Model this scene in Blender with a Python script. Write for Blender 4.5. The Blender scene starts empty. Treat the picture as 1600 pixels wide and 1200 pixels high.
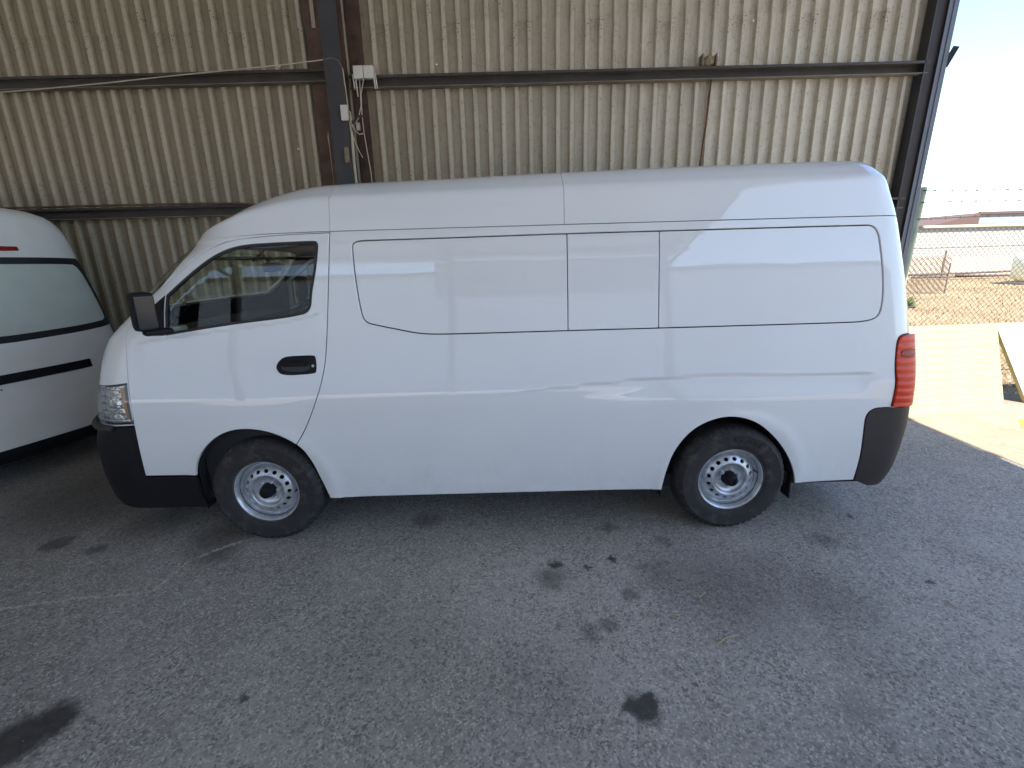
import bpy, bmesh, math, random
import numpy as np
from math import radians, sin, cos, pi, hypot, tan
from mathutils import Vector, Matrix
from mathutils.geometry import delaunay_2d_cdt
random.seed(4); rng = np.random.RandomState(7)
SC = bpy.context.scene
COL = SC.collection

# ------------------------------------------------------------------ camera, sky, sun, exposure
cam_d = bpy.data.cameras.new('camera'); cam = bpy.data.objects.new('camera', cam_d); COL.objects.link(cam)
TILT, ROLL, FPX = radians(15.2), radians(1.5), 740.0
Fw = Vector((0, cos(TILT), -sin(TILT))); U0 = Vector((0, sin(TILT), cos(TILT))); R0 = Vector((1, 0, 0))
Rt = R0 * cos(ROLL) - U0 * sin(ROLL); Up = R0 * sin(ROLL) + U0 * cos(ROLL)
cam.matrix_world = Matrix(((Rt.x, Up.x, -Fw.x, 0), (Rt.y, Up.y, -Fw.y, -2.75), (Rt.z, Up.z, -Fw.z, 1.775), (0, 0, 0, 1)))
cam_d.sensor_width = 36; cam_d.lens = 36 * FPX / 1600; cam_d.clip_start = .05; cam_d.clip_end = 2000
SC.camera = cam
SUN_EL, SUN_AZ = radians(56), radians(170.3)      # azimuth from +Y clockwise: the sun stands behind the camera, a little to its right
wd = bpy.data.worlds.new('World'); SC.world = wd; wd.use_nodes = True
nt = wd.node_tree; nt.nodes.clear()
sky = nt.nodes.new('ShaderNodeTexSky'); sky.sky_type = 'NISHITA'; sky.sun_disc = False
sky.sun_elevation = SUN_EL; sky.sun_rotation = SUN_AZ; sky.air_density = 1.0; sky.dust_density = .55; sky.ozone_density = 1.3
bg = nt.nodes.new('ShaderNodeBackground'); bg.inputs['Strength'].default_value = .09
wo = nt.nodes.new('ShaderNodeOutputWorld')
nt.links.new(sky.outputs[0], bg.inputs['Color']); nt.links.new(bg.outputs[0], wo.inputs['Surface'])
sl = bpy.data.lights.new('sun', 'SUN'); so = bpy.data.objects.new('sun', sl); COL.objects.link(so)
sl.energy = 3.4; sl.angle = radians(.53); sl.color = (1, .95, .87)
sd = Vector((sin(SUN_AZ) * cos(SUN_EL), cos(SUN_AZ) * cos(SUN_EL), sin(SUN_EL)))
so.rotation_euler = sd.to_track_quat('Z', 'Y').to_euler(); so.location = sd * 30
vs = SC.view_settings; vs.view_transform = 'Standard'; vs.look = 'None'; vs.exposure = 2.4; vs.gamma = 1; vs.use_curve_mapping = False
SC.cycles.max_bounces = 10; SC.cycles.diffuse_bounces = 6; SC.cycles.glossy_bounces = 4; SC.cycles.transparent_max_bounces = 16
SC.cycles.use_denoising = True; SC.cycles.sample_clamp_indirect = 6

# ------------------------------------------------------------------ helpers: tags, meshes, materials
def link(o, parent=None):
    COL.objects.link(o)
    if parent is not None: o.parent = parent
    return o
def tag(o, label=None, cat=None, group=None, kind=None):
    if label: o['label'] = label
    if cat: o['category'] = cat
    if group: o['group'] = group
    if kind: o['kind'] = kind
    return o
def empty(name, loc=(0, 0, 0), rz=0, label=None, cat=None, group=None):
    o = bpy.data.objects.new(name, None); o.location = loc; o.rotation_euler = (0, 0, rz); o.empty_display_size = .2
    link(o); return tag(o, label, cat, group)
class MB:
    def __init__(s): s.v = []; s.f = []; s.sm = []
    def add(s, vs, fs, smooth=False):
        b = len(s.v); s.v += [tuple(map(float, p)) for p in vs]; s.f += [tuple(b + i for i in f) for f in fs]; s.sm += [smooth] * len(fs); return s
    def box(s, x0, x1, y0, y1, z0, z1, bev=0, M=None):
        if bev <= 0:
            v = [(x, y, z) for z in (z0, z1) for y in (y0, y1) for x in (x0, x1)]
            f = [(0, 2, 3, 1), (4, 5, 7, 6), (0, 1, 5, 4), (1, 3, 7, 5), (3, 2, 6, 7), (2, 0, 4, 6)]
        else:
            bm = bmesh.new(); bmesh.ops.create_cube(bm, size=1)
            for q in bm.verts: q.co = ((x0 + x1) / 2 + q.co.x * (x1 - x0), (y0 + y1) / 2 + q.co.y * (y1 - y0), (z0 + z1) / 2 + q.co.z * (z1 - z0))
            bmesh.ops.bevel(bm, geom=bm.edges[:], offset=bev, segments=2, profile=.6, affect='EDGES')
            bm.verts.index_update(); v = [tuple(q.co) for q in bm.verts]; f = [tuple(q.index for q in p.verts) for p in bm.faces]; bm.free()
        if M is not None: v = [tuple(M @ Vector(p)) for p in v]
        return s.add(v, f)
    def bar(s, a, b, w, h=None, up=(0, 0, 1)):
        a = Vector(a); b = Vector(b); d = (b - a).normalized(); u = Vector(up)
        if abs(d.dot(u)) > .99: u = Vector((0, 1, 0))
        r = d.cross(u).normalized(); u = r.cross(d); h = h or w
        v = []
        for p in (a, b):
            for (i, j) in ((-1, -1), (1, -1), (1, 1), (-1, 1)): v.append(p + r * i * w / 2 + u * j * h / 2)
        return s.add(v, [(0, 1, 5, 4), (1, 2, 6, 5), (2, 3, 7, 6), (3, 0, 4, 7), (3, 2, 1, 0), (4, 5, 6, 7)])
    def tube(s, pts, r, n=8, cap=True):
        pts = [Vector(p) for p in pts]; rings = []; prev = None
        rr = r if isinstance(r, (list, tuple)) else [r] * len(pts)
        for i, p in enumerate(pts):
            d = (pts[min(i + 1, len(pts) - 1)] - pts[max(i - 1, 0)]).normalized()
            if prev is None:
                u = Vector((0, 0, 1)) if abs(d.z) < .9 else Vector((1, 0, 0)); u = d.cross(u).normalized()
            else: u = (prev - d * prev.dot(d)).normalized()
            prev = u; w = d.cross(u)
            rings += [p + (u * cos(2 * pi * k / n) + w * sin(2 * pi * k / n)) * rr[i] for k in range(n)]
        f = [(i * n + k, i * n + (k + 1) % n, (i + 1) * n + (k + 1) % n, (i + 1) * n + k) for i in range(len(pts) - 1) for k in range(n)]
        if cap: f += [tuple(range(n))[::-1], tuple((len(pts) - 1) * n + k for k in range(n))]
        return s.add(rings, f, True)
    def lathe(s, prof, n=48, axis='y', c=(0, 0, 0), rfun=None, close=False):
        v = []; f = []
        for i, (r, t) in enumerate(prof):
            for k in range(n):
                a = 2 * pi * k / n; q = r + (rfun(i, k) if rfun else 0)
                if axis == 'y': v.append((c[0] + q * cos(a), c[1] + t, c[2] + q * sin(a)))
                elif axis == 'x': v.append((c[0] + t, c[1] + q * cos(a), c[2] + q * sin(a)))
                else: v.append((c[0] + q * cos(a), c[1] + q * sin(a), c[2] + t))
        m = len(prof)
        for i in range(m - 1 + (1 if close else 0)):
            j = (i + 1) % m
            for k in range(n): f.append((i * n + k, i * n + (k + 1) % n, j * n + (k + 1) % n, j * n + k))
        return s.add(v, f, True)
    def build(s, name, mat=None, parent=None, smooth=None, sharp=None):
        me = bpy.data.meshes.new(name); me.from_pydata(s.v, [], s.f)
        if mat: me.materials.append(mat)
        for p, q in zip(me.polygons, s.sm): p.use_smooth = q if smooth is None else smooth
        me.validate(); me.update()
        if sharp: me.set_sharp_from_angle(angle=radians(sharp))
        return link(bpy.data.objects.new(name, me), parent)
def fixn(o):
    bm = bmesh.new(); bm.from_mesh(o.data); bmesh.ops.recalc_face_normals(bm, faces=bm.faces); bm.to_mesh(o.data); bm.free(); return o

class NT:
    def __init__(s, name):
        s.m = bpy.data.materials.new(name); s.m.use_nodes = True; s.t = s.m.node_tree; s.b = s.t.nodes['Principled BSDF']; s.o = s.t.nodes['Material Output']
        s._co = None
    def n(s, ty, **k):
        nd = s.t.nodes.new('ShaderNode' + ty)
        for a, b in k.items():
            if a in nd.inputs.keys() if isinstance(a, str) else False: nd.inputs[a].default_value = b
            else: setattr(nd, a, b)
        return nd
    def l(s, a, b): s.t.links.new(a, b)
    def co(s):
        if s._co is None: s._co = s.n('TexCoord').outputs['Object']
        return s._co
    def mapped(s, sc=(1, 1, 1), loc=(0, 0, 0)):
        m = s.n('Mapping'); m.inputs['Scale'].default_value = sc; m.inputs['Location'].default_value = loc; s.l(s.co(), m.inputs['Vector']); return m.outputs[0]
    def noise(s, scale, detail=4, rough=.55, vec=None, dist=0):
        n = s.n('TexNoise'); n.inputs['Scale'].default_value = scale; n.inputs['Detail'].default_value = detail; n.inputs['Roughness'].default_value = rough
        n.inputs['Distortion'].default_value = dist
        s.l(vec or s.co(), n.inputs['Vector']); return n.outputs['Fac']
    def ramp(s, f, a, b, ca=(0, 0, 0, 1), cb=(1, 1, 1, 1)):
        r = s.n('ValToRGB'); r.color_ramp.elements[0].position = a; r.color_ramp.elements[1].position = b
        r.color_ramp.elements[0].color = ca; r.color_ramp.elements[1].color = cb; s.l(f, r.inputs[0]); return r.outputs[0]
    def math(s, op, a, b=None, c=None, clamp=False):
        m = s.n('Math'); m.operation = op; m.use_clamp = clamp
        for i, x in enumerate((a, b, c)):
            if x is None: continue
            if isinstance(x, (int, float)): m.inputs[i].default_value = x
            else: s.l(x, m.inputs[i])
        return m.outputs[0]
    def mix(s, f, a, b, mode='MIX'):
        m = s.n('Mix'); m.data_type = 'RGBA'; m.blend_type = mode
        for i, x in ((0, f), (6, a), (7, b)):
            if isinstance(x, (int, float)): m.inputs[i].default_value = x
            elif isinstance(x, (tuple, list)): m.inputs[i].default_value = tuple(x) + ((1,) if len(x) == 3 else ())
            else: s.l(x, m.inputs[i])
        return m.outputs[2]
    def bump(s, h, dist=.01, st=1.0, prev=None):
        b = s.n('Bump'); b.inputs['Distance'].default_value = dist; b.inputs['Strength'].default_value = st; s.l(h, b.inputs['Height'])
        if prev is not None: s.l(prev, b.inputs['Normal'])
        return b.outputs[0]
    def set(s, **k):
        for a, b in k.items():
            i = s.b.inputs[a.replace('_', ' ')]
            if hasattr(b, 'is_linked') or hasattr(b, 'links'): s.l(b, i)
            else: i.default_value = tuple(b) + (1,) if isinstance(b, (tuple, list)) and len(b) == 3 and i.type == 'RGBA' else b
        return s
def simple(name, col, rough=.5, metal=0, coat=0, var=.12, scale=9, bump=0, bscale=200, **k):
    t = NT(name); n = t.noise(scale, 5)
    c = t.mix(t.ramp(n, .3, .7), tuple(x * (1 - var) for x in col), tuple(min(1, x * (1 + var)) for x in col))
    t.set(Base_Color=c, Metallic=metal, Coat_Weight=coat, Coat_Roughness=.04)
    t.set(Roughness=t.math('MULTIPLY_ADD', n, .18, max(0, rough - .09)))
    if bump: t.set(Normal=t.bump(t.noise(bscale, 3), bump))
    for a, b in k.items(): t.set(**{a: b})
    return t.m
M = {}
def glassmat(name, tint, refl=1.0):
    t = NT(name); tr = t.n('BsdfTransparent'); tr.inputs[0].default_value = tuple(tint) + (1,)
    gl = t.n('BsdfGlossy'); gl.inputs['Roughness'].default_value = .015; lw = t.n('LayerWeight'); lw.inputs[0].default_value = .5; p5 = t.math('POWER', lw.outputs['Facing'], 5)
    mx = t.n('MixShader'); f = t.math('MULTIPLY_ADD', p5, .9, .065 * refl, clamp=True)
    t.l(f, mx.inputs[0]); t.l(tr.outputs[0], mx.inputs[1]); t.l(gl.outputs[0], mx.inputs[2]); t.l(mx.outputs[0], t.o.inputs['Surface']); return t.m
def paint():
    t = NT('white_paint'); d = t.noise(1.3, 5); d2 = t.noise(60, 3)
    c = t.mix(t.ramp(d, .45, .8), (.77, .785, .805), (.745, .76, .775))
    sz = t.n('SeparateXYZ'); t.l(t.co(), sz.inputs[0]); low = t.ramp(sz.outputs[2], .22, .75, (1, 1, 1, 1), (0, 0, 0, 1))
    c = t.mix(t.math('MULTIPLY', t.math('MULTIPLY', low, t.ramp(t.noise(7, 7, .7), .38, .75)), .35), c, (.50, .46, .40))     # road dust along the sills
    t.set(Base_Color=c, Roughness=.4, Coat_Weight=1.0, Coat_Roughness=.02, Coat_IOR=1.6)
    t.set(Specular_IOR_Level=.3)
    n = t.noise(1.1, 2); b = t.bump(n, .02, .12)
    t.l(b, t.b.inputs['Coat Normal']); return t.m
M['paint'] = paint()
M['black_plastic'] = simple('black_plastic', (.010, .009, .011), .62, bump=.0004, bscale=600)
M['black_plastic'].node_tree.nodes['Principled BSDF'].inputs['Specular IOR Level'].default_value = .22
M['bumper_plastic'] = simple('bumper_plastic', (.024, .020, .020), .6, bump=.0005, bscale=500, scale=3)
M['rubber'] = simple('rubber_seal', (.012, .012, .013), .5)
M['dark'] = simple('dark_lining', (.02, .02, .022), .85)
M['trim'] = simple('interior_trim', (.06, .058, .055), .75)
M['dash'] = simple('dashboard_plastic', (.03, .03, .033), .6)
M['seat'] = simple('seat_fabric', (.035, .034, .036), .9, bump=.001, bscale=300)
M['glass'] = glassmat('window_glass', (.86, .93, .85), .85)
M['chrome'] = simple('headlamp_reflector', (.92, .92, .92), .14, metal=1, bump=.02, bscale=22, scale=40, var=.3)
M['lens'] = glassmat('clear_lens', (.9, .92, .94), 1.2)
M['amber'] = simple('amber_plastic', (.55, .30, .12), .3)
M['mirror'] = simple('mirror_glass', (.6, .62, .65), .03, metal=1, var=.02)
def tailred(name, col):
    t = NT(name); w = t.n('TexWave'); w.wave_type = 'BANDS'; w.bands_direction = 'Z'; w.inputs['Scale'].default_value = 7; t.l(t.co(), w.inputs['Vector'])
    c = t.mix(t.ramp(w.outputs['Fac'], .0, .25), tuple(x * .72 for x in col), col)
    t.set(Base_Color=c, Roughness=.3, Coat_Weight=.12, Specular_IOR_Level=.3); t.set(Normal=t.bump(w.outputs['Fac'], .004))
    return t.m
M['tail'] = tailred('red_lens', (.66, .035, .009)); M['tail_dark'] = tailred('dark_red_lens', (.28, .012, .008))
M['steel'] = simple('wheel_steel', (.50, .53, .57), .34, metal=.6, var=.28, scale=18, bump=.0006, bscale=120)
def tyre():
    t = NT('tyre_rubber'); n = t.noise(14, 6, .65)
    c = t.mix(t.ramp(n, .52, .78), (.022, .020, .021), (.085, .078, .07))
    t.set(Base_Color=c, Roughness=.78, Normal=t.bump(t.noise(240, 2), .0008)); return t.m
M['tyre'] = tyre()
M['letters'] = simple('tyre_letters', (.010, .010, .011), .6)
M['gunmetal'] = simple('girt_steel', (.052, .044, .038), .65, var=.35, scale=4, bump=.001, bscale=60)
M['column'] = simple('column_steel', (.045, .042, .045), .6, var=.25, scale=3, bump=.001, bscale=50)
M['rust'] = simple('rusty_steel', (.11, .065, .045), .8, var=.4, scale=7, bump=.002, bscale=70)
M['flash'] = simple('flashing_metal', (.115, .125, .15), .5, var=.15, scale=5)
M['offwhite'] = simple('white_plastic', (.62, .58, .52), .5, var=.1)
M['cable'] = simple('cable_sheath', (.50, .43, .32), .6)
M['conduit'] = simple('conduit_grey', (.42, .37, .29), .6, var=.2)
M['brownbox'] = simple('brown_box', (.20, .15, .10), .7, var=.3)

# ------------------------------------------------------------------ the skin of a van: a map from (u along the flank and round the ends, v up) to space
def hermite(xs,ys):
    xs=np.array(xs,float);ys=np.array(ys,float);h=np.diff(xs);d=np.diff(ys)/h
    m=np.empty_like(xs);m[0]=d[0];m[-1]=d[-1]
    for i in range(1,len(xs)-1):
        m[i]=0 if d[i-1]*d[i]<=0 else (h[i-1]+h[i])*3/((2*h[i]+h[i-1])/d[i-1]+(h[i]+2*h[i-1])/d[i])
    def f(x):
        x=np.clip(x,xs[0],xs[-1]);i=np.clip(np.searchsorted(xs,x)-1,0,len(xs)-2)
        t=(x-xs[i])/h[i]
        return ((1+2*t)*(1-t)**2*ys[i]+t*(1-t)**2*h[i]*m[i]+t*t*(3-2*t)*ys[i+1]+t*t*(t-1)*h[i]*m[i+1])
    return f
def sstep(a,b,x):
    t=np.clip((x-a)/(b-a),0,1);return t*t*(3-2*t)
class Skin:
    def __init__(s,W0,inset,xf,xr,zt,vs,vt,Af,nf,Ar,nr,disp=None):
        s.W0=W0;s.I=hermite(*zip(*inset));s.xf=hermite(*zip(*xf));s.xr=hermite(*zip(*xr));s.zt=hermite(*zip(*zt))
        s.vs,s.vt,s.Af,s.nf,s.Ar,s.nr=vs,vt,Af,nf,Ar,nr;s.disp=disp
    def W(s,v): return s.W0-s.I(v)
    def ends(s,v):
        W=s.W(v);a=s.xf(v)+s.Af;b=s.xr(v)-s.Ar
        y1=W*(1-.8**s.nf)**(1/s.nf);y2=W*(1-.8**s.nr)**(1/s.nr)
        return W,a,b,y1,y2
    def ulim(s,v):
        W,a,b,y1,y2=s.ends(v);return a-.8*s.Af-y1,b+.8*s.Ar+y2
    def u_of_y(s,y,v,rear=True):   # y>=0 distance from the centre line, on the end face
        W,a,b,y1,y2=s.ends(v)
        return b+.8*s.Ar+(y2-y) if rear else a-.8*s.Af-(y1-y)
    def P(s,u,v):
        u=np.asarray(u,float);v=np.asarray(v,float)
        W,a,b,y1,y2=s.ends(v)
        x=u.copy()*1.;y=-W*np.ones_like(u)
        for (d,A,n,yy,sg,x0) in ((a-u,s.Af,s.nf,y1,-1,a),(u-b,s.Ar,s.nr,y2,1,b)):
            m=d>0
            d1=np.clip(d/A,0,.8);ya=-W*(1-d1**n)**(1/n);xa=x0+sg*d1*A
            yb=-yy+(d-.8*A);r=np.clip(np.abs(yb)/W,0,1);xb=x0+sg*A*(1-r**n)**(1/n)
            near=d<.8*A
            x=np.where(m,np.where(near,xa,xb),x);y=np.where(m,np.where(near,ya,yb),y)
        k=(s.zt(x)-s.vs)/(s.vt-s.vs);k=np.clip(k,.03,9)
        z=np.where(v>s.vs,s.vs+(v-s.vs)*k,v)
        if s.disp is not None:
            fade=np.clip((u-a+.25)/.25,0,1)*np.clip((b+.12-u)/.12,0,1)
            y=y-s.disp(x,z)*fade
        return np.stack([x,y,z],-1)
    def N(s,u,v,e=1.5e-3):
        du=s.P(u+e,v)-s.P(u-e,v);dv=s.P(u,v+e)-s.P(u,v-e)
        n=np.cross(du,dv);l=np.linalg.norm(n,axis=-1,keepdims=True)
        return n/np.maximum(l,1e-12)
_zbelt=hermite([-2.3,-2.204,-1.702,-1.279,-1.144,-1.0],[1.315,1.33,1.385,1.436,1.468,1.55])
_zc=hermite([-1.0,-.215,.387,1.159,2.2,2.6],[.87,.953,1.020,1.058,1.052,1.04])
def dispA(x,z):
    # shoulder channel to the rear, wheel arch flares, belt crease
    zc=_zc(x)-.012
    amp=.012*sstep(-.4,1.5,x)*(1-sstep(2.08,2.24,x))
    d=-amp*(sstep(zc+.012,zc-.012,z) if False else (1-sstep(zc-.014,zc+.006,z)))*(sstep(zc-.17,zc-.05,z))
    zb=_zbelt(x)
    d=d+.006*sstep(-2.26,-2.18,x)*(1-sstep(-1.16,-1.09,x))*(1-sstep(zb-.008,zb+.010,z))*sstep(zb-.32,zb-.06,z)
    for cx,cz in((-1.60,.335),(1.385,.335)):
        r=np.hypot((x-cx)*1.0,z-cz)
        d=d+.007*np.exp(-((r-.44)/.045)**2)*(z>.2)
        d=d+.008*np.exp(-((r-.44)/.18)**2)
    return d
A=Skin(.94,
 [(.2,.06),(.3,.045),(.45,.025),(.7,.006),(.9,0),(.97,.003),(1.02,.009),(1.1,.02),(1.3,.048),(1.6,.09),(1.9,.138),(2.0,.157),(2.08,.173),(2.13,.184),(2.155,.197),(2.18,.228),(2.22,.285),(2.25,.34),(2.27,.41),(2.28,.48),(2.29,.70),(2.30,.939)],
 [(.2,-2.84),(.3,-2.88),(.45,-2.89),(.66,-2.88),(.8,-2.83),(.96,-2.8),(1.04,-2.78),(1.21,-2.73),(1.33,-2.67),(1.39,-2.61),(1.45,-2.54),(1.59,-2.395),(1.7,-2.285),(1.8,-2.17),(1.9,-2.05),(2.30,-2.03)],
 [(.2,2.48),(.26,2.54),(.4,2.585),(.7,2.60),(.85,2.585),(1.05,2.565),(1.25,2.535),(1.52,2.49),(1.79,2.435),(1.96,2.395),(2.1,2.345),(2.2,2.312),(2.25,2.292),(2.28,2.275),(2.30,2.23)],
 [(-2.3,1.9),(-2.05,1.915),(-1.88,1.972),(-1.70,2.058),(-1.56,2.125),(-1.40,2.18),(-1.23,2.218),(-1.09,2.232),(-.36,2.252),(.35,2.272),(1.2,2.288),(1.95,2.296),(2.25,2.297),(2.6,2.29)],
 1.9,2.28,.5,2.6,.30,3.6,dispA)
SKA = A
SKB = Skin(.93,
 [(.2, .06), (.45, .03), (.7, .006), (.9, 0), (1.1, .02), (1.4, .055), (1.86, .12), (2.02, .145), (2.12, .185), (2.18, .24), (2.22, .32), (2.26, .56), (2.29, .929)],
 [(.2, -2.6), (.5, -2.7), (.9, -2.65), (1.2, -2.55), (1.5, -2.3), (2.29, -1.7)],
 [(.2, 2.50), (.30, 2.57), (.5, 2.57), (.8, 2.56), (1.05, 2.55), (1.2, 2.54), (1.5, 2.50), (1.86, 2.44), (2.03, 2.41), (2.15, 2.37), (2.22, 2.30), (2.27, 2.1), (2.29, 1.7)],
 [(-3, 2.33), (3, 2.33)], 1.9, 2.29, .5, 2.6, .34, 2.6, None)

def dens(p, h=.02, closed=True):
    out = []; n = len(p)
    for i in range(n if closed else n - 1):
        a = np.array(p[i], float); b = np.array(p[(i + 1) % n], float); k = max(1, int(math.ceil(np.linalg.norm(b - a) / h)))
        out += [tuple(a + (b - a) * j / k) for j in range(k)]
    if not closed: out.append(tuple(map(float, p[-1])))
    return out
def chaikin(p, it=3, closed=True, sharp=()):
    p = [(float(x), float(y), i in sharp) for i, (x, y) in enumerate(p)]
    for _ in range(it):
        q = []; n = len(p)
        if not closed: q.append(p[0])
        for i in range(n if closed else n - 1):
            a, b = p[i], p[(i + 1) % n]
            if a[2]: q.append(a)
            else: q.append((a[0] * .75 + b[0] * .25, a[1] * .75 + b[1] * .25, False))
            if not b[2]: q.append((a[0] * .25 + b[0] * .75, a[1] * .25 + b[1] * .75, False))
        if not closed: q.append(p[-1])
        p = q
    r = [(x, y) for x, y, _ in p]; out = []
    for a in r:
        if not out or hypot(a[0] - out[-1][0], a[1] - out[-1][1]) > 1e-4: out.append(a)
    if closed and hypot(out[0][0] - out[-1][0], out[0][1] - out[-1][1]) < 1e-4: out.pop()
    return out
def area(p):
    a = np.array(p); x, y = a[:, 0], a[:, 1]; return .5 * float(np.sum(x * np.roll(y, -1) - np.roll(x, -1) * y))
def outn(p):      # outward normals of a CCW polygon
    a = np.array(p, float); n = len(a)
    e = np.roll(a, -1, 0) - a; e /= np.maximum(np.linalg.norm(e, axis=1, keepdims=True), 1e-9)
    en = np.stack([e[:, 1], -e[:, 0]], 1); pn = np.roll(en, 1, 0); m = en + pn; l = np.maximum((m ** 2).sum(1, keepdims=True), .4)
    return 2 * m / l
def grow(p, d):
    if area(p) < 0: p = p[::-1]
    return [tuple(q) for q in (np.array(p) + outn(p) * d)]
def inpoly(px, py, poly):
    a = np.array(poly); x1, y1 = a[:, 0], a[:, 1]; x2, y2 = np.roll(x1, -1), np.roll(y1, -1)
    r = np.zeros(len(px), bool)
    for i in range(len(a)):
        if y1[i] == y2[i]: continue
        c = (y1[i] > py) != (y2[i] > py)
        r ^= c & (px < (x2[i] - x1[i]) * (py - y1[i]) / (y2[i] - y1[i]) + x1[i])
    return r
def distpoly(px, py, poly):
    a = np.array(poly); b = np.roll(a, -1, 0); d = np.full(len(px), 9.)
    for (ax, ay), (bx, by) in zip(a, b):
        vx, vy = bx - ax, by - ay; L = vx * vx + vy * vy + 1e-12
        t = np.clip(((px - ax) * vx + (py - ay) * vy) / L, 0, 1); d = np.minimum(d, np.hypot(px - ax - t * vx, py - ay - t * vy))
    return d
def tri2d(outer, holes, h):
    pts = []; edges = []
    for lp in [outer] + holes:
        b = len(pts); pts += lp; n = len(lp); edges += [(b + i, b + (i + 1) % n) for i in range(n)]
    a = np.array(outer); x0, y0 = a.min(0); x1, y1 = a.max(0)
    gx, gy = np.meshgrid(np.arange(x0 + h / 2, x1, h), np.arange(y0 + h / 2, y1, h)); gx[1::2] += h / 2; gx = gx.ravel(); gy = gy.ravel()
    ok = inpoly(gx, gy, outer)
    for q in holes: ok &= ~inpoly(gx, gy, q)
    gx, gy = gx[ok], gy[ok]; ok = distpoly(gx, gy, outer) > .55 * min(h, .03)
    for q in holes: ok &= distpoly(gx, gy, q) > .55 * min(h, .03)
    nb = len(pts); pts = pts + list(zip(gx[ok], gy[ok]))
    r = delaunay_2d_cdt([Vector(p) for p in pts], edges, [], 0, 1e-6)
    V = np.array([tuple(p) for p in r[0]]); T = np.array([f for f in r[2] if len(f) == 3])
    c = V[T].mean(1); ok = inpoly(c[:, 0], c[:, 1], outer)
    for q in holes: ok &= ~inpoly(c[:, 0], c[:, 1], q)
    T = T[ok]; v = V[T]; ar = (v[:, 1, 0] - v[:, 0, 0]) * (v[:, 2, 1] - v[:, 0, 1]) - (v[:, 1, 1] - v[:, 0, 1]) * (v[:, 2, 0] - v[:, 0, 0])
    T[ar < 0] = T[ar < 0][:, ::-1]
    return V, T[np.abs(ar) > 1e-9]
class Shell:
    """collects patches of one part; every vertex carries its own normal"""
    def __init__(s, P, N): s.P, s.N = P, N; s.v = []; s.n = []; s.f = []; s.k = 0
    def put(s, v, n, f): s.v.append(v); s.n.append(n); s.f.append(np.array(f) + s.k); s.k += len(v)
    def patch(s, outer, holes=(), h=.03, gap=.0025, r=.0022, depth=.018, off=0., seg=.02, rims=True, mirror=False):
        def prep(p, sg):
            p = dens(p, min(seg, h))
            if area(p) < 0: p = p[::-1]
            return grow(p, -sg * (gap + r)), grow(p, -sg * gap)
        O, OE = prep(list(outer), 1); H = [prep(list(q), -1) for q in holes]
        V, T = tri2d(O, [q[0] for q in H], h)
        P = s.P(V[:, 0], V[:, 1]); N = s.N(V[:, 0], V[:, 1]); blocks = [(P + N * off, N, T)]
        if rims:
            for loop, edge, sg in [(O, OE, 1)] + [(a, b, -1) for a, b in H]:
                L = np.array(loop); E = np.array(edge); n = len(L)
                p0 = s.P(L[:, 0], L[:, 1]); n0 = s.N(L[:, 0], L[:, 1]); p2 = s.P(E[:, 0], E[:, 1]); n2 = s.N(E[:, 0], E[:, 1])
                side = p2 - p0; side -= n0 * (side * n0).sum(1, keepdims=True); side /= np.maximum(np.linalg.norm(side, axis=1, keepdims=True), 1e-9)
                mid = p0 + (p2 - p0) * .7 - n0 * r * .3; nm = n0 * .7 + side * .7
                rings = [(p0 + n0 * off, n0), (mid + n0 * off, nm), (p2 + n2 * (off - r), side), (p2 + n2 * (off - depth), side)]
                vv = np.concatenate([q[0] for q in rings]); nn = np.concatenate([q[1] for q in rings]); ff = []
                for j in range(3):
                    for i in range(n):
                        k = (i + 1) % n; q = (j * n + i, (j + 1) * n + i, (j + 1) * n + k, j * n + k)
                        ff += [(q[0], q[1], q[2]), (q[0], q[2], q[3])] if sg > 0 else [(q[0], q[2], q[1]), (q[0], q[3], q[2])]
                blocks.append((vv, nn, ff))
        for v, n, f in blocks:
            if mirror: v = v * [1, -1, 1]; n = n * [1, -1, 1]; f = np.array(f)[:, ::-1]
            s.put(v, n, f)
        return s
    def build(s, name, mat, parent=None):
        v = np.concatenate(s.v); n = np.concatenate(s.n); f = np.concatenate(s.f)
        n = n / np.maximum(np.linalg.norm(n, axis=1, keepdims=True), 1e-9)
        me = bpy.data.meshes.new(name); me.from_pydata(v.tolist(), [], f.tolist()); me.materials.append(mat)
        me.polygons.foreach_set('use_smooth', [True] * len(me.polygons)); me.update()
        me.normals_split_custom_set_from_vertices(n.tolist())
        return link(bpy.data.objects.new(name, me), parent)

# steel wheel: disc cut with its ring of holes, rim barrel, tyre, cap, nuts
def wheel_mesh():
    prof = hermite([0, .045, .06, .088, .100, .108, .118, .150, .158, .166, .176, .190, .197, .2045],
                   [.035, .035, .036, .030, .012, .006, .010, .030, .040, .052, .058, .018, .006, .000])
    def P(u, v):
        r = np.hypot(u, v); return np.stack([u, prof(r), v], -1)
    def N(u, v):
        e = 1e-3; a = P(u + e, v) - P(u - e, v); b = P(u, v + e) - P(u, v - e); n = np.cross(a, b); return n / np.linalg.norm(n, axis=-1, keepdims=True)
    circ = lambda cx, cy, rx, ry, a, n: [(cx + rx * cos(t) * cos(a) - ry * sin(t) * sin(a), cy + rx * cos(t) * sin(a) + ry * sin(t) * cos(a)) for t in [2 * pi * k / n for k in range(n)]]
    holes = [circ(.134 * cos(a), .134 * sin(a), .0115, .0140, a, 14) for a in [2 * pi * (k + .5) / 16 for k in range(16)]]
    s = Shell(P, N); s.patch(circ(0, 0, .2045, .2045, 0, 96), holes, h=.0075, gap=0, r=.0012, depth=.012, seg=.014)
    return s
def lugs(i, k): return -.006 if i in (5, 6) and k % 3 == 0 else 0
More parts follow.
